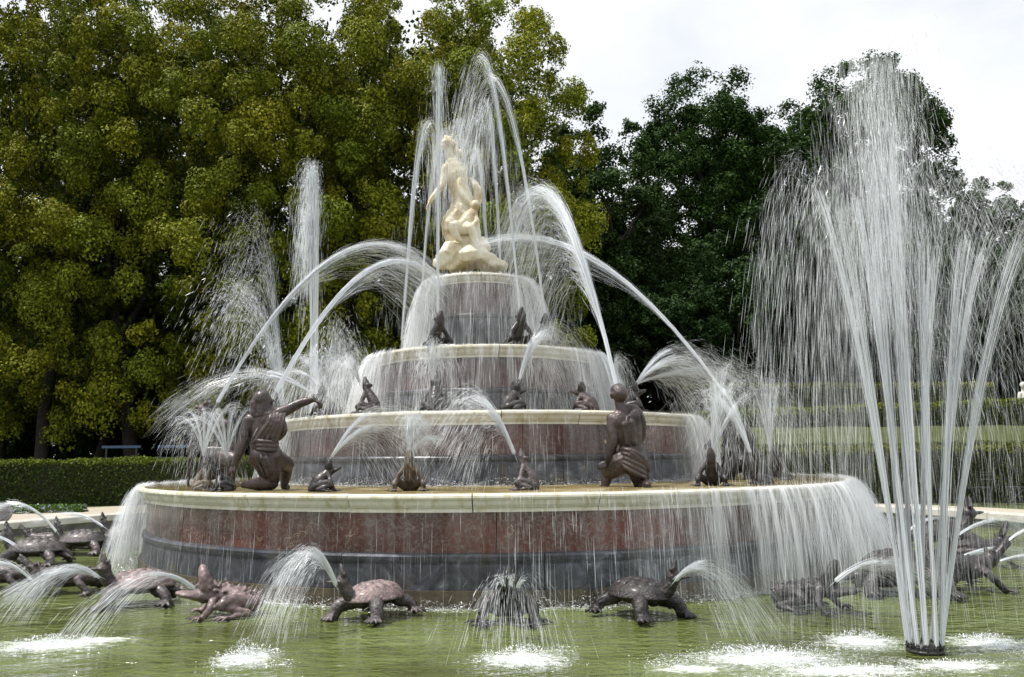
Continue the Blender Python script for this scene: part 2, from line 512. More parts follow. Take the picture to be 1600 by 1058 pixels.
SPLASHES = [(78, 1008, .75, .42), (150, 1000, .5, .25), (382, 1030, .34, .40), (818, 1030, .50, .44), (1200, 1030, .85, .42), (1345, 1003, .5, .40),
            (1320, 1048, .9, .28), (1548, 1006, .5, .40), (1490, 1040, .6, .25), (1080, 1045, .4, .2)]
def pool_mat():
    m, n, l, b = mat_new('murky_pool_water')
    c = world_pos(n, l)
    f = noise(n, l, world_pos(n, l, (1.0, 1.6, 1)), 0.55, 5, 0.55)
    col = ramp(n, l, f, [(0.35, (0.060, 0.072, 0.015)), (0.50, (0.094, 0.116, 0.030)), (0.68, (0.135, 0.168, 0.058))])
    b.inputs['Roughness'].default_value = 0.05
    b.inputs['IOR'].default_value = 1.33
    # froth left on the surface where the jets come down and along the foot of the fountain
    acc = None
    for px, py, rx, ry in SPLASHES:
        p = on(px, py, 0)
        mp = n.new('ShaderNodeMapping'); mp.inputs['Location'].default_value = (-p.x / rx, -p.y / ry, 0); mp.inputs['Scale'].default_value = (1 / rx, 1 / ry, 0)
        l.new(c, mp.inputs['Vector'])
        ln = n.new('ShaderNodeVectorMath'); ln.operation = 'LENGTH'; l.new(mp.outputs[0], ln.inputs[0])
        mr = n.new('ShaderNodeMapRange'); mr.inputs['From Min'].default_value = 1.5; mr.inputs['From Max'].default_value = 0.0
        l.new(ln.outputs['Value'], mr.inputs['Value'])
        if acc is None: acc = mr.outputs[0]
        else:
            mx = n.new('ShaderNodeMath'); mx.operation = 'MAXIMUM'; l.new(acc, mx.inputs[0]); l.new(mr.outputs[0], mx.inputs[1]); acc = mx.outputs[0]
    mp = n.new('ShaderNodeMapping'); mp.inputs['Location'].default_value = (.27, -15, 0); mp.inputs['Scale'].default_value = (1, 1, 0)
    l.new(c, mp.inputs['Vector'])
    ln = n.new('ShaderNodeVectorMath'); ln.operation = 'LENGTH'; l.new(mp.outputs[0], ln.inputs[0])
    mr = n.new('ShaderNodeMapRange'); mr.inputs['From Min'].default_value = 6.6; mr.inputs['From Max'].default_value = 5.75; mr.inputs['To Max'].default_value = .62
    l.new(ln.outputs['Value'], mr.inputs['Value'])
    mx = n.new('ShaderNodeMath'); mx.operation = 'MAXIMUM'; l.new(acc, mx.inputs[0]); l.new(mr.outputs[0], mx.inputs[1])
    fz = noise(n, l, world_pos(n, l, (1.0, 1.5, 1)), 9, 8, 0.72, 0.7)
    sm = n.new('ShaderNodeMath'); sm.operation = 'MULTIPLY_ADD'; sm.inputs[1].default_value = .62
    l.new(mx.outputs[0], sm.inputs[0]); l.new(fz, sm.inputs[2])
    fm = ramp(n, l, sm.outputs[0], [(0.78, 0.0), (0.93, 0.35), (1.0, 0.8)])
    col = mixc(n, l, fm, col, (0.80, 0.84, 0.80))
    l.new(col, b.inputs['Base Color'])
    rg = ramp(n, l, fm, [(0.0, 0.05), (0.6, 0.6)])
    l.new(rg, b.inputs['Roughness'])
    h1 = noise(n, l, world_pos(n, l, (1.0, 2.0, 1)), 3.0, 2, 0.45, 0.8)
    h2 = noise(n, l, world_pos(n, l, (1.0, 1.6, 1)), 9, 3, 0.5, 0.4)
    a = n.new('ShaderNodeMath'); a.operation = 'MULTIPLY_ADD'; a.inputs[1].default_value = 0.32
    l.new(h2, a.inputs[0]); l.new(h1, a.inputs[2])
    bump(n, l, b, a.outputs[0], 0.75, 0.13)
    return m
M['pool'] = pool_mat()
# ------------------------------------------------------------------ setting: terrain, paths, pool
POOL_C = Vector((-0.4, 15.0))
POOL_R = 11.0
rng = np.random.default_rng(7)

def sstep(a, b, x):
    t = np.clip((x - a) / (b - a), 0, 1)
    return t * t * (3 - 2 * t)

def ground_z(x, y):
    side = sstep(-2, 7, x)
    return 0.16 + side * (1.0 * sstep(25.2, 27.0, y) + 1.6 * sstep(27.8, 36, y) + 1.3 * sstep(36.5, 46, y))

def annulus(r0, r1, nr, na, zf, power=1.0):
    mb = MB()
    V = []
    for i in range(nr + 1):
        r = r0 + (r1 - r0) * (i / nr) ** power
        a = np.linspace(0, 2 * PI, na, endpoint=False)
        x = POOL_C.x + r * np.cos(a); y = POOL_C.y + r * np.sin(a)
        V.append(np.stack([x, y, zf(x, y)], 1))
    V = np.concatenate(V)
    F = []
    for i in range(nr):
        for k in range(na):
            k2 = (k + 1) % na
            F.append((i * na + k, (i + 1) * na + k, (i + 1) * na + k2, i * na + k2))
    mb.add(V, np.array(F))
    return mb.mesh('sheet', True)

tag(obj('lawn', annulus(POOL_R + 0.5, 900, 90, 120, lambda x, y: ground_z(x, y) - 0.004, 2.6), M['lawn']), kind='structure')
tag(obj('gravel_path', annulus(POOL_R + 0.45, POOL_R + 3.6, 6, 120, lambda x, y: np.full_like(x, 0.164)), M['gravel']), kind='structure')
mb = MB()                                             # the gravel widens towards the left hedge
A_ = np.linspace(RAD(97), RAD(178), 40)
V = np.concatenate([np.stack([POOL_C.x + r * np.cos(A_), POOL_C.y + r * np.sin(A_), np.full(40, .164)], 1) for r in (POOL_R + 3.6, POOL_R + 5.2, POOL_R + 6.4)])
mb.add(V, np.array([(j * 40 + i, (j + 1) * 40 + i, (j + 1) * 40 + i + 1, j * 40 + i + 1) for j in range(2) for i in range(39)]))
tag(obj('gravel_path', mb.mesh('gravel_path', True), M['gravel']), kind='structure')
# the soil under the wood, left and behind
mb = MB()
xs = np.linspace(-70, 70, 57); ys = np.linspace(31.5, 110, 40)
X, Y = np.meshgrid(xs, ys)
mb.add(np.stack([X.ravel(), Y.ravel(), (ground_z(X, Y) + 0.006).ravel()], 1),
       np.array([(j * 57 + i, j * 57 + i + 1, (j + 1) * 57 + i + 1, (j + 1) * 57 + i) for j in range(39) for i in range(56)
                 if xs[i] < 2 or ys[j] > 46]))
tag(obj('forest_floor', mb.mesh('forest_floor', True), M['soil']), kind='structure')

# pool: water sheet, wall and kerb stones
mb = MB()
th = np.linspace(0, 2 * PI, 128, endpoint=False)
V = [(POOL_C.x, POOL_C.y, 0)] + [(POOL_C.x + POOL_R * math.cos(a), POOL_C.y + POOL_R * math.sin(a), 0) for a in th]
mb.add(V, np.array([(0, 1 + k, 1 + (k + 1) % 128) for k in range(128)]))
tag(obj('pool_water', mb.mesh('pool_water', True), M['pool']), kind='structure')

def ring_segment(profile, a0, a1, nseg, name):
    """sweeps a closed (r, z) outline about the z axis from a0 to a1, with end caps"""
    mb = MB()
    k = len(profile)
    V = []
    for i in range(nseg + 1):
        a = a0 + (a1 - a0) * i / nseg
        for r, z in profile:
            V.append((r * math.sin(a), -r * math.cos(a), z))
    F = []
    for i in range(nseg):
        for j in range(k):
            j2 = (j + 1) % k
            F.append((i * k + j, (i + 1) * k + j, (i + 1) * k + j2, i * k + j2))
    mb.add(V, [np.array(F), np.array([list(range(k))[::-1]]), np.array([[nseg * k + j for j in range(k)]])])
    return mb.mesh(name)

def ring_of(name, profile, count, gap, mat, parent, nseg, jitter=0.0, phase=0.0, seed=0):
    step = 2 * PI / count
    rr = random.Random(seed)
    rmax = max(p[0] for p in profile)
    g = gap / rmax / 2
    me = ring_segment(profile, -step / 2 + g, step / 2 - g, nseg, name)
    me.materials.append(mat)
    for i in range(count):
        o = obj(name, me, None, parent)
        o.rotation_euler = (0, 0, phase + i * step)
        if jitter:
            a = phase + i * step
            d = rr.uniform(-jitter, jitter)
            o.location = (math.sin(a) * d, -math.cos(a) * d, rr.uniform(-jitter, jitter) * 0.4)

kerb = tag(empty('pool_kerb', (POOL_C.x, POOL_C.y, 0)), kind='structure')
ring_of('kerb_stone', [(POOL_R - 0.02, 0.17), (POOL_R, 0.30), (POOL_R + 0.03, 0.32), (POOL_R + 0.42, 0.32), (POOL_R + 0.45, 0.29), (POOL_R + 0.45, 0.1), (POOL_R + 0.1, 0.1)],
        46, 0.012, M['kerb'], kerb, 4, 0.006, 0.02, 3)
obj('pool_wall', ring_segment([(POOL_R + 0.02, -0.3), (POOL_R + 0.02, 0.165), (POOL_R + 0.3, 0.165), (POOL_R + 0.3, -0.3)], 0, 2 * PI * 0.9999, 128, 'pool_wall'), M['pool_wall'], kerb)

# ------------------------------------------------------------------ foliage
def leaves(mb_cols, C, N, size, tint, aspect=0.62, rs=None):
    """C centres (n,3), N normals (n,3), size (n,), tint (n,3): one folded rhombus per leaf"""
    n = len(C)
    ref = rs.normal(size=(n, 3))
    U = np.cross(N, ref); U /= np.linalg.norm(U, axis=1, keepdims=True) + 1e-9
    W = np.cross(N, U)
    s = size[:, None]
    V = np.stack([C - U * s * .5, C + W * s * aspect * .5 + N * s * .06, C + U * s * .5, C - W * s * aspect * .5 + N * s * .06], 1).reshape(-1, 3)
    F = np.arange(n * 4).reshape(n, 4)
    mb_cols[0].add(V, F)
    mb_cols[1].append(np.repeat(tint, 4, axis=0))

def finish_leaves(mc, name):
    me = mc[0].mesh(name)
    col = np.concatenate(mc[1])
    at_ = me.color_attributes.new('tint', 'FLOAT_COLOR', 'POINT')
    at_.data.foreach_set('color', np.concatenate([col, np.ones((len(col), 1))], 1).ravel())
    me.materials.append(M['leaf'])
    return me

def unit(v): return v / (np.linalg.norm(v, axis=1, keepdims=True) + 1e-9)

def clump(mc, c, r, n, size, colA, colB, rs, out, squash=0.75, topbias=0.35, pw=0.35, nsub=9, subr=.46):
    """a billowing lump of leaves: small lumps on its upper and outer side, leaves over each of them"""
    o = np.array([out[0] * .6, out[1] * .6, topbias + out[2] * .3])
    sd = unit(rs.normal(size=(nsub, 3)) + o)
    sub = c + sd * r * rs.uniform(.40, .72, (nsub, 1)) * np.array([1, 1, squash])
    sr = r * subr * rs.uniform(.7, 1.25, nsub)
    k = rs.integers(0, nsub, n)
    d = unit(rs.normal(size=(n, 3)) + np.array([0, 0, .35]) + o * .4)
    P = sub[k] + d * (sr[k] * rs.random(n) ** pw)[:, None]
    N = unit(d + rs.normal(size=(n, 3)) * .34 + np.array([0, 0, .15]))
    t = rs.random((n, 1)) ** 1.3
    tint = (np.array(colA) * (1 - t) + np.array(colB) * t) * rs.uniform(.88, 1.12, (n, 1))
    leaves(mc, P, N, size * rs.uniform(.7, 1.3, n), tint, rs=rs)

def lime_crown(seed, rx, h, nclump, nleaf):
    """tall billowing crown: lumps on a rounded column, a thin scatter of leaves inside"""
    rs = np.random.default_rng(seed)
    mc = (MB(), [])
    pts = []
    tries = 0
    while len(pts) < nclump and tries < 40000:
        tries += 1
        z = rs.random() ** 0.9
        prof = (1 - max(0, (z - .66) / .36) ** 2.4) ** .5 * (0.74 + 0.26 * min(1, z / .25))
        a = rs.uniform(0, 2 * PI)
        depth = 1.0 if rs.random() < .9 else rs.uniform(.5, .8)
        rr = rx * prof * depth * rs.uniform(.74, 1.12)
        p = np.array([rr * math.cos(a), rr * math.sin(a), z * h])
        if math.sin(p[0] * 1.25 + seed) + math.sin(p[1] * 1.25 + 2 * seed) + math.sin(p[2] * .95 + 1.7 * seed + p[0] * .5) < -.55: continue
        r = rs.uniform(.55, 1.65) * (0.85 if z > .8 else 1)
        if all(np.linalg.norm((p - q) * [1, 1, .9]) > .72 * (r + s) for q, s in pts):
            pts.append((p, r))
    for p, r in pts:
        out = np.array([p[0], p[1], (p[2] / h - .5) * 2]) / rx
        yel = rs.random() ** .8
        A = np.array([.072, .115, .009]) * (1 - yel) + np.array([.150, .170, .011]) * yel
        B = np.array([.185, .235, .018]) * (1 - yel) + np.array([.390, .370, .028]) * yel
        clump(mc, p, r, int(nleaf * r * r), .125, A, B, rs, out, .85, .3, .16, 13, .38)
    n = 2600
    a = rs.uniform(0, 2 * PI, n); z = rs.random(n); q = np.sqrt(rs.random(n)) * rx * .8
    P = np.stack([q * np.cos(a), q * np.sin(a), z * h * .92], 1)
    leaves(mc, P, unit(rs.normal(size=(n, 3))), np.full(n, .26), np.array([.035, .055, .009]) * rs.uniform(.7, 1.3, (n, 1)), rs=rs)  # inner leaves tinted darker: shade of the crown gaps painted into their colour
    return finish_leaves(mc, 'lime_crown')

def limb_tree(mb, rs, base, top, r0, levels=3, spread=.55, n=4, env=None, L1=None):
    """trunk with limbs kept inside the crown env = (centre z, rx, rz); returns limb tips"""
    tips = []
    def inside(q):
        if env is None: return q
        cz, rx, rz = env
        v = Vector((q.x / rx, q.y / rx, (q.z - cz) / rz))
        if q.z > cz and v.length > .86:
            v *= .86 / v.length
            return Vector((v.x * rx, v.y * rx, cz + v.z * rz))
        return q
    def grow(p, d, L, r, lev):
        q2 = inside(p + d * L + Vector(rs.normal(size=3) * L * .06))
        q1 = (p + q2) * .5 + Vector(rs.normal(size=3) * L * .05)
        tube(mb, [p, q1, q2], [r, r * .82, r * .62], 7 if lev == 0 else 5, caps=False, smooth=2)
        if lev >= levels:
            tips.append(q2); return
        for k in range(n if lev == 0 else 3):
            dd = (d + Vector(rs.normal(size=3)) * spread); dd.z = abs(dd.z) * .8 + .25
            grow(q2 if k else q1 + (q2 - q1) * .6, dd.normalized(), (L1 if (L1 and lev == 0) else L * .66) * rs.uniform(.8, 1.1), r * .55, lev + 1)
        tips.append(q2)
    L = (Vector(top) - Vector(base)).length
    grow(Vector(base), (Vector(top) - Vector(base)).normalized(), L, r0, 0)
    return tips

def dark_tree(seed, h, rx, crown_lo, nclump, nleaf, cr, colA, colB, size=.22, spread=.55):
    """airy crown on a branching trunk: returns crown mesh, trunk mesh"""
    rs = np.random.default_rng(seed)
    tb = MB()
    cz = h * (1 + crown_lo) / 2; rz = h * (1 - crown_lo) / 2
    tips = limb_tree(tb, rs, (0, 0, -.3), (rs.normal() * .3, rs.normal() * .3, h * (crown_lo + .10)), h * .017, 3, spread, 5, (cz, rx, rz), rz * .8)
    mc = (MB(), [])
    pts = []
    for t in tips:
        pts.append(np.array(t))
    tries = 0
    while len(pts) < nclump and tries < 20000:
        tries += 1
        d = rs.normal(size=3); d /= np.linalg.norm(d)
        q = rs.random() ** .33
        p = np.array([d[0] * rx * q, d[1] * rx * q, cz + d[2] * rz * q])
        if all(np.linalg.norm(p - o) > cr * .82 for o in pts): pts.append(p)
    for p in pts:
        e = ((p[0] / rx) ** 2 + (p[1] / rx) ** 2 + ((p[2] - cz) / rz) ** 2)
        if e > 1.0: p = np.array([p[0], p[1], p[2] - cz]) / math.sqrt(e) * .97 + np.array([0, 0, cz])
        out = np.array([p[0] / rx, p[1] / rx, (p[2] - cz) / rz])
        r = cr * rs.uniform(.65, 1.25)
        k = rs.uniform(.75, 1.3)
        clump(mc, p, r, int(nleaf * rs.uniform(.7, 1.3)), size, np.array(colA) * k, np.array(colB) * k, rs, out, .7, .2, .5)
    me = finish_leaves(mc, 'tree_crown')
    tm = tb.mesh('tree_trunk', True); tm.materials.append(M['bark'])
    return me, tm

def trunk_mesh(seed, h, r):
    rs = np.random.default_rng(seed)
    mb = MB()
    limb_tree(mb, rs, (0, 0, -.3), (0, 0, h * .5), r, 2, .30, 5, (h * .6, 2.0, h * .5), h * .25)
    me = mb.mesh('lime_trunk', True); me.materials.append(M['bark'])
    return me

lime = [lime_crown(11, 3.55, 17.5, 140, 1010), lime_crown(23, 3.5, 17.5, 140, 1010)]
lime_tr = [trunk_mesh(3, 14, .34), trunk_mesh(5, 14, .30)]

def plant_tree(name, crown, trunk, x, y, z, rot, s, label, cat, group, zc=0.0, sz=1.0):
    t = tag(empty(name, (x, y, z), (0, 0, rot)), label, cat, group)
    t.scale = (s, s, s * sz)
    o = obj('trunk', trunk, None, t)
    o = obj('crown', crown, None, t, (0, 0, zc))
    return t

# front row of limes along the left: pixel column, depth, top in the photo
lime_row = [(-95, 36.6, -70, 'olive green lime tree cut by the left edge of the photo'),
            (70, 36.0, -58, 'olive lime tree above the left end of the low hedge'),
            (215, 36.6, -40, 'olive lime tree second along the hedge, low hanging crown'),
            (362, 36.0, -42, 'olive lime tree behind the left splashing jets'),
            (505, 36.8, -30, 'olive lime tree directly behind the tall lone white plume'),
            (650, 37.6, -30, 'dense lime tree just left of the marble statue'),
            (788, 38.0, 8, 'rounded yellowish lime tree ending the row against the sky')]
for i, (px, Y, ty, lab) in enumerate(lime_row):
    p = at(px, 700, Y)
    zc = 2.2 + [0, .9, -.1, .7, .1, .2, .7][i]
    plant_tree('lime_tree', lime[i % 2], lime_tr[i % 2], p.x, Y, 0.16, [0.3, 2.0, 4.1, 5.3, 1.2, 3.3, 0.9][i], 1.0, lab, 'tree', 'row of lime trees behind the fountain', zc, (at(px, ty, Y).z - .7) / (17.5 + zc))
back_row = [(0, 43.5, 'second row lime seen high at the left edge'), (145, 44, 'second row lime peeping over the gap above the hedge end'), (290, 43.5, 'second row lime behind the low hanging crown'),
            (430, 44.5, 'second row lime behind the burst of large drops'), (570, 44, 'second row lime between the plume and the statue'), (715, 45, 'second row lime behind the crest left of the marble head')]
for i, (px, Y, lab) in enumerate(back_row):
    p = at(px, 700, Y)
    plant_tree('lime_tree', lime[(i + 1) % 2], lime_tr[(i + 1) % 2], p.x, Y, 0.16, 1.1 * i + .5, 1.08, lab, 'tree', 'second row of lime trees', 4.0, 1.06)

DA, DB = (.018, .046, .006), (.042, .086, .013)
oak_c, oak_t = dark_tree(31, 25, 5.2, .40, 190, 430, 1.35, DA, DB, .21, .62)
ash_c, ash_t = dark_tree(42, 22, 4.2, .18, 150, 330, 1.15, (.018, .042, .008), (.045, .080, .016), .24, .5)
bush_c, bush_t = dark_tree(57, 13, 4.6, .08, 110, 420, 1.25, (.014, .034, .008), (.035, .072, .016), .24, .6)

wood = [  # kind, px, Y, top y in the photo, label
    ('ash', 925, 47, 150, 'slender dark tree between the lime row and the broad oak'),
    ('oak', 1095, 55, 112, 'broad dark oak standing against the sky right of the statue'),
    ('oak', 1228, 60, 172, 'dark tree wedged between the broad oak and the tall spray'),
    ('oak', 1345, 54, 90, 'tall dark tree partly veiled by the top of the right spray'),
    ('ash', 1530, 66, 268, 'lower tree seen through the spray near the right edge'),
    ('ash', 1625, 62, 272, 'tree cut by the right edge of the photo behind spray'),
    ('ash', 1010, 50, 300, 'mid green tree filling below the broad oak'),
    ('ash', 870, 52, 250, 'dark tree just behind the end of the lime row'),
]
kinds = {'oak': (oak_c, oak_t, 25.0), 'ash': (ash_c, ash_t, 22.0), 'bush': (bush_c, bush_t, 13.0)}
for i, (k, px, Y, ty, lab) in enumerate(wood):
    p = at(px, ty, Y); gz = float(ground_z(np.array(p.x), np.array(Y)))
    c, t, h = kinds[k]
    s = (p.z - gz) / h
    plant_tree('broadleaf_tree', c, t, p.x, Y, gz, [0.4, 2.2, 4.0, 5.5, 1.0, 3.1, 2.6, 5.0][i], s * .98, lab, 'tree', 'dark trees behind the fountain')
low = [(18, 46, 545), (92, 47, 560), (180, 46, 575), (880, 46, 470), (960, 46, 395), (1050, 45, 420), (1130, 46, 380), (1210, 48, 330), (1290, 50, 340), (1370, 50, 330), (1450, 52, 345), (1530, 54, 360), (1620, 54, 345),
       (-60, 50, 400), (120, 51, 380), (260, 50, 400), (420, 51, 390), (560, 50, 400), (700, 50, 380), (800, 49, 420), (1000, 60, 330), (1170, 60, 300), (1340, 62, 300), (1500, 66, 330)]
for i, (px, Y, ty) in enumerate(low):
    p = at(px, ty, Y); gz = float(ground_z(np.array(p.x), np.array(Y)))
    s = (p.z - gz) / 12.6
    t = plant_tree('understorey_tree', bush_c, bush_t, p.x, Y, gz, i * 1.7, s, 'bushy dark tree filling the shade below the tall crowns', 'tree', 'understorey trees')

# undergrowth in the shade beneath the trees
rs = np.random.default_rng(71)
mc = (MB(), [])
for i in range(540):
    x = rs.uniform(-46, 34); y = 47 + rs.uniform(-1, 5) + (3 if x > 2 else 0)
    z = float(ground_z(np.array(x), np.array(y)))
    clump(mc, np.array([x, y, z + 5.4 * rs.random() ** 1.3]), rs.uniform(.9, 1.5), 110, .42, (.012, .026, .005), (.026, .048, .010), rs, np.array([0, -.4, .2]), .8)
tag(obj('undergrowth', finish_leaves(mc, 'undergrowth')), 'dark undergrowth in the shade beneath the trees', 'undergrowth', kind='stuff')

# far wood closing the view
rs = np.random.default_rng(77)
mc = (MB(), [])
for i in range(560):
    x = rs.uniform(-75, 75); y = rs.uniform(70, 80)
    z = rs.uniform(.0, 1) ** 1.25 * (14 if x < 10 else 12.5)
    clump(mc, np.array([x, y, z + .1]), rs.uniform(2.2, 3.4), 90, 1.15, (.008, .018, .004), (.02, .036, .008), rs, np.array([0, -.6, .2]), .8)
tag(obj('far_wood', finish_leaves(mc, 'far_wood')), 'dark far wood closing the gaps between the trees', 'wood', kind='stuff')

# ------------------------------------------------------------------ clipped hedges
def hedge(name, a, b, depth, z0a, z1a, z0b, z1b, n, size, colA, colB, label, seed):
    """a clipped hedge from a to b: dark twiggy core with leaves over face, top and ends"""
    rs = np.random.default_rng(seed)
    a, b = Vector(a), Vector(b)
    d = (b - a).normalized(); nrm = Vector((-d.y, d.x)); L = (b - a).length
    root = tag(empty(name, (a.x, a.y, 0)), label, 'hedge')
    core = MB()
    V = []
    for q, z0, z1 in ((0, z0a, z1a), (L, z0b, z1b)):
        for s in (-.5, .5):
            for z in (z0 - .3, z1 - .06):
                p = d * q + nrm * (s * (depth - .12)); V.append((p.x, p.y, z))
    core.add(V, np.array([(0, 1, 3, 2), (4, 6, 7, 5), (0, 4, 5, 1), (2, 3, 7, 6), (0, 2, 6, 4), (1, 5, 7, 3)]))
    cm = core.mesh('core'); cm.materials.append(M['soil'])
    obj('core', cm, None, root)
    mc = (MB(), [])
    h = max(z1a - z0a, z1b - z0b)
    areas = np.array([h, depth, h * .4])
    sel = rs.choice(3, n, p=areas / areas.sum())
    q = rs.random(n) * L; u = rs.random(n)
    bumps = np.sin(q * 1.3 + seed) * .03 + np.sin(q * 3.7) * .02
    z0 = z0a + (z0b - z0a) * q / L; z1 = z1a + (z1b - z1a) * q / L
    s = np.where(sel == 0, -.5, np.where(sel == 1, u - .5, .5)) * depth + np.where(sel == 0, -bumps, 0)
    z = np.where(sel == 1, z1 + bumps, z0 + u * (z1 - z0))
    P = np.stack([d.x * q + nrm.x * s, d.y * q + nrm.y * s, z], 1) + rs.normal(size=(n, 3)) * .035
    N0 = np.where((sel == 1)[:, None], [[0, 0, 1.0]], np.where((sel == 0)[:, None], [[-nrm.x, -nrm.y, .2]], [[nrm.x, nrm.y, .2]]))
    N = unit(N0 + rs.normal(size=(n, 3)) * .55)
    t = rs.random((n, 1))
    tint = (np.array(colA) * (1 - t) + np.array(colB) * t)
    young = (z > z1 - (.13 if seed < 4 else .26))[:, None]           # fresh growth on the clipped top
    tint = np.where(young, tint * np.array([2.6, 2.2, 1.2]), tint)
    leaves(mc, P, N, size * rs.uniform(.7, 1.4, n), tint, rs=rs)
    obj('foliage', finish_leaves(mc, 'foliage'), None, root)

HA, HB = (.024, .042, .007), (.062, .092, .016)
p0, p1 = at(-70, 780, 27.5), at(700, 775, 30)
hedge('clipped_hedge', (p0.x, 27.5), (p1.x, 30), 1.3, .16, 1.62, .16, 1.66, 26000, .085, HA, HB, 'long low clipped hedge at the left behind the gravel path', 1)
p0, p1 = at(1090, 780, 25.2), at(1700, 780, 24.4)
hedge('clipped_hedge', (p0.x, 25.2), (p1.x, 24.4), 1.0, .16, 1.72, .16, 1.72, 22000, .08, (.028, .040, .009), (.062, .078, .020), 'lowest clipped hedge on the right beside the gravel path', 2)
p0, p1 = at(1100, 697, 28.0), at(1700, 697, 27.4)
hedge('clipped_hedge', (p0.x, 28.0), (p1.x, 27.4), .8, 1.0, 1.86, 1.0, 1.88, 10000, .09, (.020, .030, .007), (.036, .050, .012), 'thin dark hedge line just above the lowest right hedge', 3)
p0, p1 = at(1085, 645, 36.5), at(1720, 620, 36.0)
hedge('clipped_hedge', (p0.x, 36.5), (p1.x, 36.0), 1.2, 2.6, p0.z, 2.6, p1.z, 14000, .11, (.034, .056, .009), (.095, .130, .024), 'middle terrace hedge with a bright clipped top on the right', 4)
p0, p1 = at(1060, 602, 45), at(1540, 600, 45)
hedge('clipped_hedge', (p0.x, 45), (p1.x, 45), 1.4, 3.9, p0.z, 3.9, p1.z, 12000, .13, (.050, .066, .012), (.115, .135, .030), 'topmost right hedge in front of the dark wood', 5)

# planting strip beyond the pool at the left
rs = np.random.default_rng(5)
mc = (MB(), [])
n = 3400
p_c = at(70, 790, 25.0)
q = rs.uniform(-1.6, 1.5, n); w = rs.uniform(-.5, .6, n) * np.clip(1.15 - np.abs(q) / 1.8, .2, 1)
P = np.stack([p_c.x + q, 24.2 + w + .1 * q, .18 + rs.random(n) ** 1.5 * .2], 1)
flower = rs.random((n, 1)) < .16
tint = np.where(flower, [[.42, .42, .55]], np.array([.06, .12, .016]) * rs.uniform(.6, 1.5, (n, 1)))
leaves(mc, P, unit(rs.normal(size=(n, 3)) + [0, -.3, .8]), rs.uniform(.05, .12, n), tint, rs=rs)
tag(obj('flower_bed', finish_leaves(mc, 'flower_bed')), 'low green bed with pale blue flowers on the gravel beyond the pool', 'flower bed', kind='stuff')
# ------------------------------------------------------------------ the stepped marble fountain
fountain = tag(empty('fountain', (-0.3, 15, 0)), 'stepped round fountain of red and dark marble tiers with cream rims', 'fountain')
TIERS = [  # centre x, rim radius, bottom z, base top z, rim bottom z, top z, rim stones, panels
    (-0.27, 5.85, -0.10, 0.57, 1.005, 1.21, 26, 16, 0.05),
    (-0.38, 3.62, 1.20, 1.63, 2.045, 2.24, 20, 12, 0.04),
    (-0.46, 2.09, 2.23, 2.69, 3.16, 3.36, 14, 9, 0.035),
    (-0.60, 0.97, 3.35, 4.07, 4.60, 4.765, 8, 6, 0.03)]
TIER_C = []
for ti, (cx, R_, zb, zbase, zrim, zt, n_rim, n_pan, k) in enumerate(TIERS):
    tier = empty('tier', (cx + 0.3, 0, 0), parent=fountain)
    TIER_C.append(Vector((cx, 15.0, zt)))
    t_ = zt - zrim
    w = min(.5, R_ * .3)
    prof = [(R_ - w, zt - .02), (R_ - .06, zt), (R_ - .02, zt - .006), (R_, zt - .022), (R_ + .004, zt - .045), (R_ - .012, zt - t_ * .34),
            (R_ - .035, zt - t_ * .38), (R_ - .038, zt - t_ * .44), (R_ - .050, zt - t_ * .60), (R_ - .080, zt - t_ * .76), (R_ - .105, zt - t_ * .82),
            (R_ - .105, zt - t_ * .86), (R_ - .092, zt - t_ * .88), (R_ - .092, zrim), (R_ - w, zrim)]
    ring_of('rim_stone', prof, n_rim, .014, M['rim_marble'], tier, max(3, 72 // n_rim), .006, .09 + ti * .13, ti)
    ro = R_ - .14
    ring_of('marble_panel', [(ro, zrim + .002), (ro, zbase - .002), (ro - .2, zbase - .002), (ro - .2, zrim + .002)], n_pan, .009, M['red_marble'], tier, max(4, 96 // n_pan), .004, .21 + ti * .2, 10 + ti)
    ch = .105 if ti == 0 else .085
    blk = [(ro + .012, zbase), (ro + .050, zbase - .012), (ro + .066, zbase - ch * .35), (ro + .060, zbase - ch * .75), (ro + .030, zbase - ch), (ro + .028, zbase - ch * 1.12),
           (ro + .040, zbase - ch * 1.2)]
    zlow = zb + .28 if ti == 0 else zb
    blk += [(ro + .052, zlow), (ro - .3, zlow), (ro - .3, zbase)]
    ring_of('base_block', blk, n_pan, .011, M['dark_marble'], tier, max(4, 96 // n_pan), .005, .30 + ti * .27, 20 + ti)
    if ti == 0:
        obj('plinth', ring_segment([(ro + .09, zlow - .002), (ro + .10, zb), (ro - .3, zb), (ro - .3, zlow - .002)], 0, 2 * PI * .99995, 96, 'plinth'), M['plinth'], tier)
    # shallow sheet of water lying on the tier
    mb = MB()
    a = np.linspace(0, 2 * PI, 96, endpoint=False)
    rr_ = R_ - .10
    V = [(0, 0, zt + .006)] + [(rr_ * math.cos(q), rr_ * math.sin(q), zt + .006) for q in a] + [((rr_ + .03) * math.cos(q), (rr_ + .03) * math.sin(q), zt - .012) for q in a]
    mb.add(V, [np.array([(0, 1 + i, 1 + (i + 1) % 96) for i in range(96)]),
               np.array([(1 + i, 97 + i, 97 + (i + 1) % 96, 1 + (i + 1) % 96) for i in range(96)])])
    obj('shallow_water', mb.mesh('shallow_water', True), M['film'], tier)

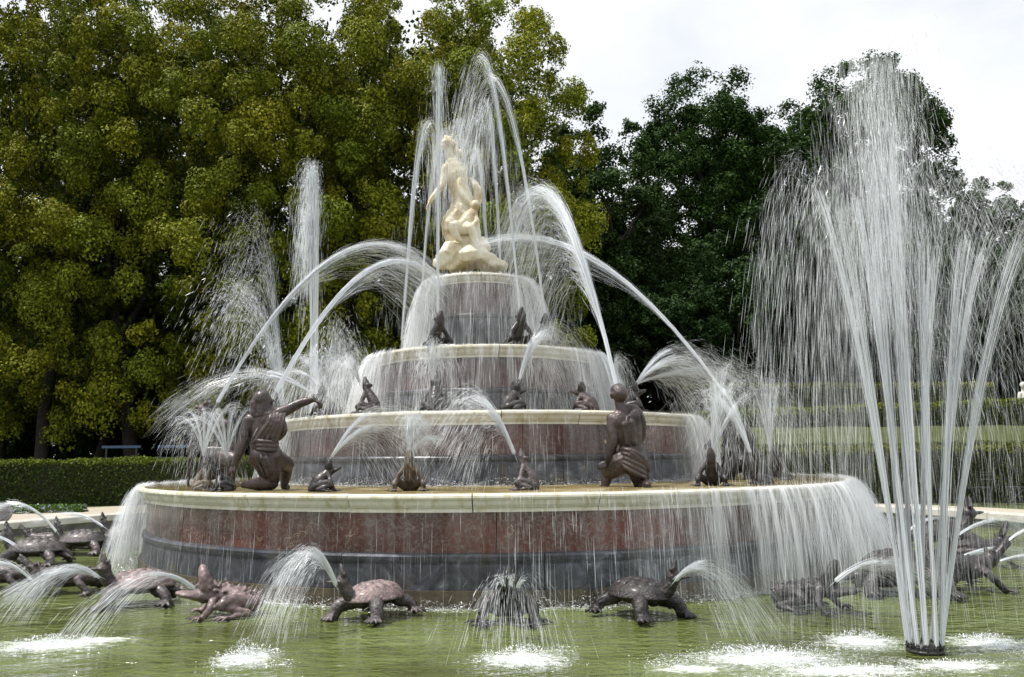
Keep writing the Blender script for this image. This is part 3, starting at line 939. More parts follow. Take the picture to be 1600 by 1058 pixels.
# ------------------------------------------------------------------ the marble group on top
YS = 15.0
def S(px, py, dy=0.0): return at(px, py, YS + dy)
mb = MB()
rs = random.Random(4)
for (px, py, dy, r) in [(730, 404, 0, (.50, .45, .24)), (702, 402, -.12, (.28, .3, .22)), (758, 408, -.05, (.32, .35, .18)), (722, 386, 0, (.33, .33, .18)),
                        (746, 388, .05, (.28, .3, .18)), (705, 392, -.25, (.2, .2, .2)), (735, 398, -.35, (.26, .2, .16)), (776, 414, -.1, (.2, .25, .1)), (692, 412, -.1, (.18, .22, .12))]:
    ell(mb, S(px, py, dy), [q * 1.06 for q in r], (rs.uniform(-25, 25), rs.uniform(-25, 25), rs.uniform(0, 90)), 6, 3)
rock_me = sculpt('rock', mb, .025, 3, .5, .06, .18)
rock_me.materials.append(M['statue_marble'])
group_top = tag(empty('statue', (S(722, 385).x, YS, 5.1)), 'cream marble statue of a woman with clinging child on a rock at the very top', 'statue')
def part_world(name, me, parent, mat=None):
    o = obj(name, me, mat, parent)
    o.location = -Vector(parent.location)
    return o
part_world('rock', rock_me, group_top)

def hand(mb, wrist, d, palm_n, L=.17, r=.013, curl=.5):
    """palm with four fingers and a thumb leaving its side"""
    d = Vector(d).normalized(); n = Vector(palm_n); n = (n - d * n.dot(d)).normalized(); s = d.cross(n)
    w = Vector(wrist)
    tube(mb, [w, w + d * L * .25, w + d * L * .48], [L * .17, L * .21, L * .20], 8, flat=.55, up=s)
    for i, (o, l) in enumerate(((-.17, .42), (-.06, .5), (.06, .47), (.17, .36))):
        p = w + d * L * .48 + s * (o * L)
        q = p + d * L * l * .5 - n * L * .05
        e = q + (d * (1 - curl) - n * curl) * L * l * .6
        tube(mb, [p - d * L * .1, q, e], [r, r * .95, r * .8], 6)
    p = w + d * L * .15 - s * L * .18
    tube(mb, [p, p - s * L * .12 + d * L * .2, p - s * L * .1 + d * L * .4 - n * L * .08], [r * 1.2, r * 1.1, r * .85], 6)

def head(mb, c, face, up, s=1.0):
    """head with brow, nose, lips, chin, ears; face = looking direction"""
    f = Vector(face).normalized(); u = Vector(up); u = (u - f * u.dot(f)).normalized(); r = f.cross(u)
    c = Vector(c)
    def P(x, y, z): return c + r * (x * s) + f * (y * s) + u * (z * s)
    def E_(x, y, z, rad): ell(mb, P(x, y, z), rad * s, nu=10, nv=7)
    tube(mb, [P(0, -.03, .03), P(0, .02, .03)], [.096 * s, .092 * s], 12)
    tube(mb, [P(0, .035, .01), P(0, .045, -.07)], [.072 * s, .045 * s], 10)
    tube(mb, [P(-.04, .086, .022), P(.04, .086, .022)], [.020 * s] * 2, 6)
    tube(mb, [P(0, .095, .012), P(0, .122, -.022)], [.012 * s, .017 * s], 6)
    tube(mb, [P(-.02, .092, -.052), P(.02, .092, -.052)], [.013 * s] * 2, 6)
    E_(0, .078, -.092, .024)
    for k in (-1, 1):
        E_(k * .036, .078, -.022, .026)
        E_(k * .034, .086, .004, .013)
        tube(mb, [P(k * .092, -.008, -.02), P(k * .100, -.016, .03)], [.016 * s, .022 * s], 6)

# the woman
mb = MB()
tube(mb, [S(722, 330), S(723, 312), S(717, 292), S(713, 272), S(709, 256)], [.235, .20, .185, .215, .16], 14, flat=.72, up=(1, 0, 0))
tube(mb, [S(709, 258), S(703, 241), S(700, 232)], [.10, .082, .08], 10)
head(mb, S(700, 226), (-.55, -.35, .35), (-.1, 0, 1), 1.22)
tube(mb, [S(697, 262, -.05), S(691, 287, -.12), S(686, 296, -.18), S(672, 314, -.22)], [.085, .078, .068, .048], 10)
hand(mb, S(671, 315, -.22), (-.35, -.1, -.9), (-.9, -.2, .1), .21, .018, .3)
tube(mb, [S(724, 262, .05), S(719, 288, -.12), S(723, 304, -.18), S(731, 314, -.2)], [.085, .075, .066, .05], 10)
hand(mb, S(731, 314, -.2), (.5, 0, -.7), (0, -1, 0), .2, .018, .4)
tube(mb, [S(715, 334), S(703, 352, -.1), S(708, 378, -.08)], [.19, .165, .13], 12)
tube(mb, [S(728, 334), S(738, 354, -.06), S(744, 381, -.04)], [.19, .15, .09], 12)
body = sculpt('body', mb, .018, 2, .5, .018, .09)
part_world('body', body, group_top, M['statue_marble'])
mb = MB()
for i in range(9):
    a = i / 8
    tube(mb, [S(700 + 4 * math.sin(i * 2.1), 217 + 2 * math.cos(i * 1.7), -.02 + .03 * math.cos(i * 2)), S(702 + 5 * math.sin(i * 1.3 + 1), 222 + 4 * a, .06 * math.sin(i)), S(708 + 4 * a, 232 + 6 * math.sin(i), .06)], [.05, .062, .045], 6)
ell(mb, S(718, 241, .05), (.085, .085, .10)); tube(mb, [S(706, 233, .04), S(714, 238, .05)], [.07, .06], 8)
part_world('hair', sculpt('hair', mb, .016, 2), group_top, M['statue_marble'])
# swirl of drapery at her back
mb = MB()
for i in range(5):
    a = i / 4
    tube(mb, [S(722 + 8 * a, 282 - 4 * a, .12), S(733 + 9 * a, 279 + 4 * a, .05 + .05 * a), S(741 + 10 * a, 292 + 6 * a, -.02 + .08 * a), S(742 + 10 * a, 308 + 5 * a, .02 + .08 * a), S(735 + 11 * a, 327 - 4 * a, .02)],
         [.024, .030, .033, .031, .022], 8)
for i in range(7):
    a = i / 6
    tube(mb, [S(706 + 30 * a, 322 + 3 * math.sin(i * 2), -.16 + .1 * abs(a - .5)), S(703 + 34 * a, 350, -.14 + .12 * abs(a - .5)), S(698 + 42 * a, 382, -.06)], [.045, .055, .04], 8)
part_world('drapery', sculpt('drapery', mb, .018, 1, .5, .02, .1), group_top, M['statue_marble'])
# clinging child
child = tag(empty('statue', tuple(S(728, 375, -.2))), 'small marble child clinging to the knees of the marble woman', 'statue')
mb = MB()
tube(mb, [S(737, 336, -.25), S(729, 345, -.28), S(722, 356, -.28)], [.12, .135, .13], 12)
head(mb, S(742, 322, -.24), (.1, .5, .5), (.2, 0, 1), .9)
tube(mb, [S(739, 331, -.25), S(741, 326, -.25)], [.07, .07], 8)
tube(mb, [S(720, 356, -.3), S(707, 352, -.40), S(714, 371, -.36), S(719, 375, -.36)], [.11, .09, .07, .045], 10)
tube(mb, [S(726, 357, -.3), S(735, 356, -.42), S(742, 374, -.38), S(745, 379, -.40)], [.11, .09, .07, .045], 10)
tube(mb, [S(732, 338, -.32), S(722, 331, -.30), S(718, 322, -.26)], [.055, .05, .035], 8)
tube(mb, [S(742, 338, -.30), S(745, 346, -.36), S(736, 352, -.40)], [.055, .05, .035], 8)
part_world('body', sculpt('child_body', mb, .014, 2, .5, .014, .08), child, M['statue_marble'])

# ------------------------------------------------------------------ kneeling bronze figures on the lowest tier
Z1 = TIERS[0][5]
def figure(label, Yf, base, group='bronze figures kneeling on the lowest tier'):
    p = at(base[0], base[1], Yf)
    return tag(empty('statue', (p.x, p.y, Z1)), label, 'statue', group)

# woman seen from behind, hooded, right arm stretched out
Yf = 10.55
def S(px, py, dy=0.0): return at(px, py, Yf + dy)
f1 = figure('bronze kneeling woman with covered head stretching her right arm out', Yf, (415, 760))
mb = MB()
tube(mb, [S(414, 708), S(414, 692, .02), S(413, 672, .02), S(413, 656), S(416, 646)], [.195, .158, .168, .185, .12], 14, flat=.70, up=(1, 0, 0))
tube(mb, [S(414, 648), S(412, 636, .02)], [.075, .07], 8)
head(mb, S(411, 629, .02), (.75, .5, .35), (-.15, 0, 1), 1.08)
tube(mb, [S(391, 656), S(384, 672, -.02), S(377, 699, -.05), S(367, 725, -.05)], [.082, .078, .064, .045], 10)
hand(mb, S(367, 726, -.05), (-.5, 0, -.7), (-.6, -.6, 0), .17, .014, .5)
tube(mb, [S(436, 646), S(452, 638.5, .03), S(469, 630, .06), S(489, 624.5, .06)], [.085, .072, .062, .040], 10)
hand(mb, S(489, 624.5, .06), (.75, 0, -.35), (0, .1, 1), .18, .015, .75)
tube(mb, [S(497, 630, .05), S(499, 645, .04)], [.016, .009], 6)
ell(mb, S(415, 712), (.20, .175, .16))
tube(mb, [S(424, 712), S(424, 735, .02), S(424, 755, .06)], [.145, .122, .088], 12)
tube(mb, [S(424, 755, .03), S(405, 756, -.12), S(392, 757, -.25), S(381, 758, -.35)], [.09, .085, .06, .045], 10)
tube(mb, [S(381, 758, -.35), S(376, 757, -.42)], [.05, .03], 8)
tube(mb, [S(416, 712), S(436, 722, .25), S(448, 726, .42)], [.155, .13, .10], 12)
tube(mb, [S(448, 726, .42), S(446, 745, .46), S(444, 758, .46)], [.09, .075, .05], 10)
tube(mb, [S(444, 760, .46), S(450, 761, .58)], [.045, .035], 8)
part_world('body', sculpt('woman_body', mb, .013, 2, .5, .013, .09), f1, M['bronze_brown'])
mb = MB()   # veil over the head and wrap over the shoulder, in folds
ell(mb, S(409, 625.5, .0), (.118, .125, .135), (0, 12, 0))
tube(mb, [S(403, 632, -.02), S(401, 645, -.04)], [.10, .075], 10)
for i in range(6):
    a = i / 5
    tube(mb, [S(398 + 20 * a, 620 + 4 * abs(a - .5), -.08 + .06 * abs(a - .5)), S(396 + 23 * a, 636, -.10 + .09 * abs(a - .5)), S(397 + 20 * a, 651 - 5 * a, -.12 + .08 * abs(a - .5))], [.026, .032, .022], 8)
part_world('veil', sculpt('veil', mb, .009, 1, .5, .010, .05), f1, M['bronze_brown']).location.y -= .012
mb = MB()
tube(mb, [S(414, 702, .0), S(414, 690, .0), S(414, 672, .0), S(417, 656, .0)], [.172, .166, .176, .185], 16, flat=.74, up=(1, 0, 0))
for i in range(5):
    a = i / 4
    tube(mb, [S(424 + 22 * a, 638 + 5 * a, -.02 - .03 * a * (1 - a)), S(422 + 20 * a, 655 + 6 * a, -.13 + .04 * a), S(409 + 26 * a, 676 + 6 * a, -.14 + .05 * a), S(396 + 34 * a, 692 + 3 * a, -.13 + .06 * a)],
         [.022, .025, .024, .02], 8)
for i in range(3):
    y = 691 + i * 5.5
    tube(mb, [S(393, y, .02), S(402, y - 2 + i, -.13), S(415, y - 1 + i, -.165), S(428, y + i, -.12), S(435, y + 2, .02)], [.018, .023, .025, .023, .018], 8)
tube(mb, [S(434, 650, .03), S(440, 660, .02), S(444, 672, .0), S(437, 684, .02)], [.05, .055, .05, .04], 8)
for i in range(6):
    a = i / 5
    tube(mb, [S(395 + 37 * a, 704, -.10 + .10 * (2 * a - 1) ** 2), S(392 + 42 * a, 716, -.17 + .14 * (2 * a - 1) ** 2), S(404 + 31 * a, 735, -.13 + .12 * (2 * a - 1) ** 2), S(411 + 24 * a, 752, -.07 + .1 * (2 * a - 1) ** 2)],
         [.02, .03, .028, .02], 8)
part_world('drapery', sculpt('wrap', mb, .010, 3, .5, .012, .07), f1, M['bronze_brown']).location.y -= .006

# bare-backed man seen from behind with a cloth round his hips
Yf = 10.5
f2 = figure('bronze kneeling man with bare back and cloth round his hips', Yf, (978, 760))
mb = MB()
tube(mb, [S(986, 712), S(986, 695), S(982, 676), S(978, 660), S(977, 648)], [.185, .146, .178, .20, .12], 16, flat=.66, up=(1, 0, .1))
for k, (x, y) in enumerate(((968, 658), (990, 652))):
    ell(mb, S(x, y, -.085), (.085, .05, .10))
tube(mb, [S(981, 650, -.135), S(985, 674, -.125)], [.012, .012], 6)
for x0, y0, x1, y1 in ((976, 664, 980, 694), (987, 660, 991, 692)):
    tube(mb, [S(x0, y0, -.115), S(x1, y1, -.09)], [.042, .036], 8)
tube(mb, [S(975, 652), S(971, 640, .01), S(968, 628, .02)], [.09, .075, .07], 10)
tube(mb, [S(962, 652), S(975, 642), S(990, 640)], [.07, .065, .07], 10)
head(mb, S(967, 616, .02), (-.35, .85, .75), (-.1, -.6, 1), 1.12)
tube(mb, [S(958, 655), S(957, 672, -.03), S(959, 692, -.05), S(950, 720, .02)], [.088, .076, .062, .042], 10)
hand(mb, S(949, 722, .02), (-.8, .1, -.4), (-.3, -.8, .2), .17, .015, .6)
tube(mb, [S(994, 646), S(1000, 660, .05), S(1000, 684, .16), S(992, 700, .30)], [.088, .078, .064, .045], 10)
ell(mb, S(986, 722), (.205, .18, .16))
tube(mb, [S(993, 722), S(998, 738, .05), S(1003, 757, .1)], [.165, .14, .10], 12)
tube(mb, [S(1003, 757, .1), S(1008, 758, -.1), S(1012, 758, -.3)], [.085, .075, .045], 10)
tube(mb, [S(976, 722), S(958, 731, .12), S(951, 736, .2)], [.155, .125, .10], 12)
tube(mb, [S(951, 736, .2), S(947, 750, .2), S(945, 760, .2)], [.09, .07, .05], 10)
tube(mb, [S(945, 761, .2), S(938, 762, .26)], [.045, .03], 8)
part_world('body', sculpt('man_body', mb, .013, 2, .5, .013, .09), f2, M['bronze_brown'])
mb = MB()
for i in range(5):
    a = i / 4; i = i * 1.55
    tube(mb, [S(969, 703 + 3 * i, -.02), S(976, 702 + 4.3 * i, -.15), S(988, 706 + 5 * i, -.19), S(1002, 714 + 5 * i, -.13), S(1013 - 3 * a, 724 + 3.5 * i, .03)], [.02, .027, .031, .030, .022], 8)
for i in range(3):
    tube(mb, [S(972, 699 + 2 * i, -.06), S(986, 702 + 3 * i, -.185 - .01 * i), S(1001, 712 + 4 * i, -.15), S(1014, 728 + 4 * i, .0)], [.016, .02, .022, .018], 8)
tube(mb, [S(973, 722, 0), S(960, 731, .12), S(952, 737, .2)], [.163, .136, .110], 10)
for i in range(5):
    a = i / 4
    tube(mb, [S(984 + 24 * a, 732, -.12 + .1 * (2 * a - 1) ** 2), S(990 + 21 * a, 744, -.09 + .1 * (2 * a - 1) ** 2), S(992 + 18 * a, 756, -.02 + .1 * (2 * a - 1) ** 2)], [.024, .028, .022], 8)
part_world('drapery', sculpt('loincloth', mb, .009, 1, .5, .008, .07), f2, M['bronze_brown']).location.y -= .018

# half-changed figure with frog mouth at the left end
Yf = 12.4
f3 = figure('bronze figure with upturned frog mouth at the left end half hidden by jets', Yf, (325, 762))
mb = MB()
tube(mb, [S(338, 712), S(338, 692), S(336, 672), S(332, 660)], [.24, .20, .22, .15], 14, flat=.7, up=(1, 0, 0))
tube(mb, [S(331, 662), S(324, 650)], [.09, .08], 8)
ell(mb, S(321, 641), (.14, .13, .11), (0, -25, 0))
tube(mb, [S(322, 636, -.03), S(309, 637, -.05)], [.085, .05], 8, flat=.6)
tube(mb, [S(322, 652, -.03), S(311, 657, -.05)], [.07, .045], 8, flat=.6)
for k in (-.09, .09): ell(mb, S(322, 631, k), .042)
tube(mb, [S(322, 664), S(310, 672, -.02), S(302, 700, -.04), S(298, 726, .0), S(296, 742, .02)], [.09, .085, .07, .055, .05], 10)
tube(mb, [S(352, 664), S(358, 680, .05), S(362, 702, .1)], [.09, .075, .055], 10)
tube(mb, [S(340, 715), S(354, 716, -.2), S(366, 718, -.3)], [.17, .14, .11], 12)
tube(mb, [S(366, 718, -.3), S(360, 742, -.26), S(358, 758, -.24)], [.10, .085, .06], 10)
tube(mb, [S(334, 715), S(322, 738, .1), S(316, 757, .1)], [.17, .14, .1], 12)
hand(mb, S(296, 744, .02), (-.2, 0, -1), (-.9, -.3, 0), .19, .016, .5)
part_world('body', sculpt('frogman_body', mb, .015, 2, .5, .02, .09), f3, M['bronze_brown'])
mb = MB()
for i in range(7):
    a = i / 6
    tube(mb, [S(324 + 28 * a, 702, -.14), S(322 + 36 * a, 722, -.22), S(318 + 44 * a, 746, -.2 + .05 * a)], [.05, .055, .04], 6)
part_world('drapery', sculpt('frogman_cloth', mb, .018, 2), f3, M['bronze'])

# fourth figure, behind the spray at the right end
Yf = 13.4
f4 = figure('dark bronze figure behind the white spray at the right end', Yf, (1150, 758))
mb = MB()
tube(mb, [S(1150, 716), S(1149, 696), S(1147, 678), S(1144, 664)], [.25, .20, .22, .14], 14, flat=.7, up=(1, 0, 0))
tube(mb, [S(1144, 664), S(1141, 652)], [.09, .08], 8)
head(mb, S(1138, 642), (-.8, -.1, .6), (0, 0, 1), 1.15)
tube(mb, [S(1134, 664), S(1122, 676, -.1), S(1112, 690, -.2)], [.09, .075, .05], 10)
hand(mb, S(1111, 691, -.2), (-.6, -.2, -.5), (0, -1, 0), .18, .016, .5)
tube(mb, [S(1160, 666), S(1172, 684, -.05), S(1180, 706, -.1)], [.09, .075, .05], 10)
hand(mb, S(1180, 707, -.1), (.2, -.2, -.9), (0, -1, 0), .18, .016, .5)
tube(mb, [S(1148, 718), S(1138, 736, -.1), S(1134, 755, .0)], [.18, .15, .1], 12)
tube(mb, [S(1154, 718), S(1170, 730, -.2), S(1174, 752, -.2)], [.18, .14, .09], 12)
part_world('body', sculpt('fourth_body', mb, .016, 2, .5, .02, .09), f4, M['bronze'])
# ------------------------------------------------------------------ bronze animals
def toes(mb, p, d, n=4, L=.10, r=.013, spread=70):
    p = Vector(p); a0 = math.atan2(d[1], d[0])
    for i in range(n):
        a = a0 + RAD(spread) * (i / (n - 1) - .5)
        q = p + Vector((math.cos(a), math.sin(a), 0)) * L
        tube(mb, [p, p + (q - p) * .55 + Vector((0, 0, r * 1.1)), q + Vector((0, 0, -.002))], [r * 1.25, r * 1.1, r * .75], 6)

def frog_mesh(name, pitch, open_mouth, s=1.0, spines=False, voxel=.011, tuck=0.0, fat=1.0, jaw=.19, head_pitch=None, stretch=1.0):
    """frog facing +X, body pitched up by pitch degrees, base at z=0"""
    mb = MB()
    c, sn = math.cos(RAD(pitch)), math.sin(RAD(pitch))
    o = Vector((-.10, 0, .12)) * s
    def B(x, y, z): return o + Vector((x * stretch * c - z * sn, y, x * stretch * sn + z * c)) * s
    tube(mb, [B(-.05, 0, 0), B(.08, 0, .012), B(.22, 0, .01), B(.34, 0, 0)], [.105 * s * fat, .150 * s * fat, .122 * s * fat, .092 * s * fat], 14, flat=.78, up=(0, 1, 0))
    hp = min(pitch + 18, 88) if head_pitch is None else head_pitch
    hc, hs = math.cos(RAD(hp)), math.sin(RAD(hp))
    ho = B(.38, 0, .015)
    def H(x, y, z): return ho + Vector((x * hc - z * hs, y, x * hs + z * hc)) * s
    if open_mouth:
        for ang, zz, L, th in ((33, .045, jaw, .055), (-34, -.035, jaw * .95, .036)):     # broad rounded jaws
            a = hp + ang
            d = Vector((math.cos(RAD(a)), 0, math.sin(RAD(a)))) * s
            ell(mb, H(-.03, 0, zz) + d * L * .48, (L * .62 * s, .128 * s, th * s), (0, -a, 0), 16, 9)
            ell(mb, H(-.03, 0, zz) + d * L * .15, (L * .40 * s, .118 * s, th * 1.35 * s), (0, -a, 0), 14, 9)
        ell(mb, H(-.05, 0, 0), (.085 * s, .095 * s, .085 * s))
    else:
        tube(mb, [H(-.04, 0, 0), H(.06, 0, .0), H(.15, 0, -.005)], [.092 * s, .082 * s, .040 * s], 12, flat=.74, up=(0, 1, 0))
        tube(mb, [H(.05, -.072, -.012), H(.145, 0, -.022), H(.05, .072, -.012)], [.013 * s] * 3, 6)
    for k in (-1, 1):
        e = H(.01, k * .060, .070 if not open_mouth else .112)
        ell(mb, e, .034 * s)
        ell(mb, e + Vector((0, k * .016, .006)) * s, .022 * s)
        # hind leg folded
        tube(mb, [B(-.04, k * .08, -.01), Vector((.06, k * .20, .165)) * s, Vector((.15, k * .235, .125)) * s], [.075 * s, .060 * s, .044 * s], 10)
        tube(mb, [Vector((.15, k * .235, .125)) * s, Vector((-.10, k * .24, .055)) * s], [.044 * s, .030 * s], 8)
        tube(mb, [Vector((-.10, k * .24, .05)) * s, Vector((.06, k * .28, .025)) * s], [.030 * s, .022 * s], 8)
        toes(mb, Vector((.06, k * .28, .018)) * s, (1, k * .3), 4, .135 * s, .0145 * s, 85)
        # front leg
        sh = B(.27, k * .085, -.02)
        hx = sh.x / s + .10 - tuck
        el = Vector((sh.x / s + .03, k * .205, max(sh.z / s * .55, .10))) * s
        ha = Vector((hx, k * .215, .022)) * s
        tube(mb, [sh, el, ha], [.048 * s, .037 * s, .026 * s], 9)
        toes(mb, ha, (1, k * .4), 4, .11 * s, .014 * s, 100)
    if spines:
        for i in range(9):
            p = B(-.08 + i * .048, 0, .10 * fat)
            tube(mb, [p, p + Vector((-sn * .5 - .25, 0, c * .6)) * .075 * s], [.020 * s, .007 * s], 6)
        rr = random.Random(3)
        for i in range(70):
            a = rr.uniform(-1.3, 1.3); x = rr.uniform(-.08, .32)
            ell(mb, B(x, math.sin(a) * .140 * fat, .012 + math.cos(a) * .112 * fat), rr.uniform(.009, .017) * s, nu=6, nv=5)
    return sculpt(name, mb, voxel, 2, .5, .016 * s, .05)

def lizard_mesh(name, s=1.0, up=30, open_mouth=True, voxel=.014):
    mb = MB()
    tube(mb, [(-1.0, .10, .16), (-.78, .06, .06), (-.5, 0, .10), (-.25, 0, .19), (.02, 0, .21), (.24, 0, .22), (.36, 0, .27)],
         [.015, .035, .062, .115, .135, .115, .085], 12)
    c, sn = math.cos(RAD(up)), math.sin(RAD(up))
    ho = Vector((.40, 0, .30))
    for ang, L in (((26, .27), (-22, .25)) if open_mouth else ((4, .27), (-6, .25))):
        d = Vector((math.cos(RAD(up + ang)), 0, math.sin(RAD(up + ang))))
        tube(mb, [ho, ho + d * L * .5, ho + d * L], [.082, .066, .034], 10, flat=.5, up=(0, 1, 0))
    ell(mb, ho, (.09, .08, .08))
    for k in (-1, 1):
        ell(mb, ho + Vector((.05 * c - .07 * sn, k * .055, .05 * sn + .07 * c)), .026)
        tube(mb, [(.22, k * .09, .20), (.20, k * .26, .19), (.34, k * .30, .03)], [.062, .045, .034], 9); toes(mb, (.34, k * .30, .02), (1, k * .4), 4, .12, .014, 80)
        tube(mb, [(-.26, k * .09, .18), (-.14, k * .30, .20), (-.30, k * .34, .03)], [.078, .054, .036], 9); toes(mb, (-.30, k * .34, .02), (.9, k * .6), 4, .13, .014, 80)
    for i in range(15):
        x = -.55 + i * .062
        z = .16 + .19 * math.exp(-((x - .05) / .34) ** 2)
        tube(mb, [(x, 0, z - .05), (x - .035, 0, z + .045)], [.026, .006], 6)
    rr = random.Random(9)
    for i in range(60):
        a = rr.uniform(-1.3, 1.3); x = rr.uniform(-.3, .25)
        ell(mb, (x, math.sin(a) * .13, .205 + math.cos(a) * .125), rr.uniform(.010, .017), nu=6, nv=5)
    me = sculpt(name, mb, voxel, 2, .5, .016, .05)
    if s != 1.0: me.transform(Matrix.Scale(s, 4))
    return me

def turtle_meshes(name, neck_turn=0, neck_up=55, voxel=.0125):
    """walking turtle facing +X on raised legs: body skin; shell dome; scutes"""
    mb = MB()
    ell(mb, (0, 0, .215), (.30, .22, .085))
    nt = RAD(neck_turn)
    nd = Vector((math.cos(nt), math.sin(nt), 0))
    n0 = Vector((.22, 0, .23)); n1 = n0 + nd * .15 + Vector((0, 0, .07)); n2 = n1 + nd * .06 + Vector((0, 0, .13))
    tube(mb, [n0, n1, n2], [.105, .080, .072], 10)
    side = nd.cross(Vector((0, 0, 1)))
    hc_ = n2 + nd * .01 + Vector((0, 0, .03))
    ell(mb, hc_, (.085, .082, .085))
    for ang, L, th in ((84, .19, .42), (4, .18, .30)):
        d = nd * math.cos(RAD(ang)) + Vector((0, 0, math.sin(RAD(ang))))
        p = hc_ + d * .01
        tube(mb, [p, p + d * L * .5, p + d * L * .85, p + d * L], [.080, .074, .046, .016], 12, flat=th, up=side)
    for k in (-1, 1):
        e = hc_ + side * (k * .070) + Vector((0, 0, .085)) - nd * .012
        ell(mb, e, .026)
        # wrinkles of the neck
        tube(mb, [(.18, k * .17, .21), (.30, k * .29, .17), (.36, k * .335, .05)], [.095, .082, .068], 10)
        toes(mb, (.355, k * .335, .034), (1, k * .25), 5, .135, .024, 95)
        tube(mb, [(-.20, k * .17, .20), (-.31, k * .28, .14), (-.34, k * .33, .05)], [.085, .068, .054], 10)
        toes(mb, (-.335, k * .33, .034), (.4, k * .8), 4, .125, .023, 95)
    for q in range(4):
        p = n0.lerp(n2, .25 + q * .2)
        ell(mb, p, (.088 - q * .004, .088 - q * .004, .018), (0, -50, math.degrees(nt)), 12, 5)
    tube(mb, [(-.28, 0, .19), (-.42, .02, .15), (-.52, .03, .11)], [.05, .033, .010], 8)
    rr = random.Random(5)
    for i in range(150):
        k = rr.choice((-1, 1)); t = rr.random(); f = rr.choice((-1, 1))
        p = Vector((f * .20, k * .18, .20)).lerp(Vector((f * .355, k * .33, .06)), t)
        a = rr.uniform(0, 2 * PI)
        ell(mb, p + Vector((math.cos(a) * .064, math.sin(a) * .03, math.sin(a) * .06)), rr.uniform(.009, .016), nu=6, nv=5)
    body = sculpt(name + '_body', mb, voxel, 1, .5, .014, .05)
    # shell: dome with a flared rim
    rx, ry, rz, z0 = .385, .31, .175, .24
    mb = MB()
    nu, V = 40, []
    rows = [(0.0, 1.0), (.25, .97), (.5, .87), (.72, .70), (.86, .50), (.95, .28), (1.0, .06), (1.055, -.06), (1.03, -.12), (.92, -.05)]
    for q, h in rows[1:]:
        for i in range(nu):
            a = 2 * PI * i / nu
            sc = 1 + (.018 * math.cos(a * 13) if q > .97 else 0)
            V.append((rx * q * sc * math.cos(a), ry * q * sc * math.sin(a), z0 + rz * h))
    m = len(rows) - 1
    F = [(j * nu + i, (j + 1) * nu + i, (j + 1) * nu + (i + 1) % nu, j * nu + (i + 1) % nu) for j in range(m - 1) for i in range(nu)]
    V.append((0, 0, z0 + rz)); V.append((0, 0, z0 - .02))
    T = [(len(V) - 2, i, (i + 1) % nu) for i in range(nu)] + [(len(V) - 1, (m - 1) * nu + (i + 1) % nu, (m - 1) * nu + i) for i in range(nu)]
    mb.add(V, [np.array(F), np.array(T)])
    shell = mb.mesh(name + '_shell', True)
    def dome(x, y):
        q = min(1, math.hypot(x / rx, y / ry))
        for (q0, h0), (q1, h1) in zip(rows, rows[1:]):
            if q <= q1: return z0 + rz * (h0 + (h1 - h0) * (q - q0) / (q1 - q0))
        return z0
    scutes = []
    cells = []
    for i in range(5):
        x = -.236 + i * .118; w = .057; hh = .078
        cells.append([(x - w, -hh * .62), (x - w, hh * .62), (x - w * .2, hh), (x + w * .4, hh), (x + w, hh * .6), (x + w, -hh * .6), (x + w * .4, -hh), (x - w * .2, -hh)])
    for k in (-1, 1):
        for i in range(4):
            x = -.177 + i * .118; w = .057
            yo = .225 * math.sqrt(max(.1, 1 - (x / .32) ** 2))
            cells.append([(x - w, k * .088), (x, k * .084), (x + w, k * .088), (x + w * .95, k * yo), (x - w * .95, k * yo)])
    for cell in cells:
        mb = MB()
        cx = sum(p[0] for p in cell) / len(cell); cy = sum(p[1] for p in cell) / len(cell)
        n = len(cell)
        V = [(x, y, dome(x, y) + .001) for x, y in cell]
        V += [(cx + (x - cx) * .90, cy + (y - cy) * .90, dome(cx + (x - cx) * .90, cy + (y - cy) * .90) + .010) for x, y in cell]
        V += [(cx + (x - cx) * .45, cy + (y - cy) * .45, dome(cx + (x - cx) * .45, cy + (y - cy) * .45) + .015) for x, y in cell]
        V.append((cx, cy, dome(cx, cy) + .020))
        F = [(i, (i + 1) % n, n + (i + 1) % n, n + i) for i in range(n)] + [(n + i, n + (i + 1) % n, 2 * n + (i + 1) % n, 2 * n + i) for i in range(n)]
        mb.add(V, [np.array(F), np.array([(2 * n + i, 2 * n + (i + 1) % n, 3 * n) for i in range(n)])])
        scutes.append(mb.mesh(name + '_scute', True))
    return body, shell, scutes

def share(name, me, mat, parent=None):
    """an object on a shared mesh with its own material"""
    if not me.materials: me.materials.append(None)
    o = obj(name, me, None, parent)
    o.material_slots[0].link = 'OBJECT'; o.material_slots[0].material = mat
    return o

tm_f = turtle_meshes('turtle', 0)
tm_l = turtle_meshes('turtle_turned', 35)
tm_s = turtle_meshes('turtle_side', -35)
def turtle(x, y, z, heading, s, label, group, body_mat, shell_mat, tm=None, tilt=(0, 0)):
    t = tag(empty('turtle_statue', (x, y, z), (RAD(tilt[0]), RAD(tilt[1]), heading)), label, 'turtle statue', group)
    t.scale = (s, s, s)
    b, sh, sc = tm or tm_f
    share('body', b, M[body_mat], t)
    so = share('shell', sh, M[shell_mat], t)
    for m_ in sc: share('scute', m_, M[shell_mat], so)
    return t

def beast(name, me, mat, x, y, z, heading, s, label, cat, group, tilt=(0, 0)):
    o = share(name, me, M[mat])
    o.location = (x, y, z); o.rotation_euler = (RAD(tilt[0]), RAD(tilt[1]), heading); o.scale = (s, s, s)
    return tag(o, label, cat, group)

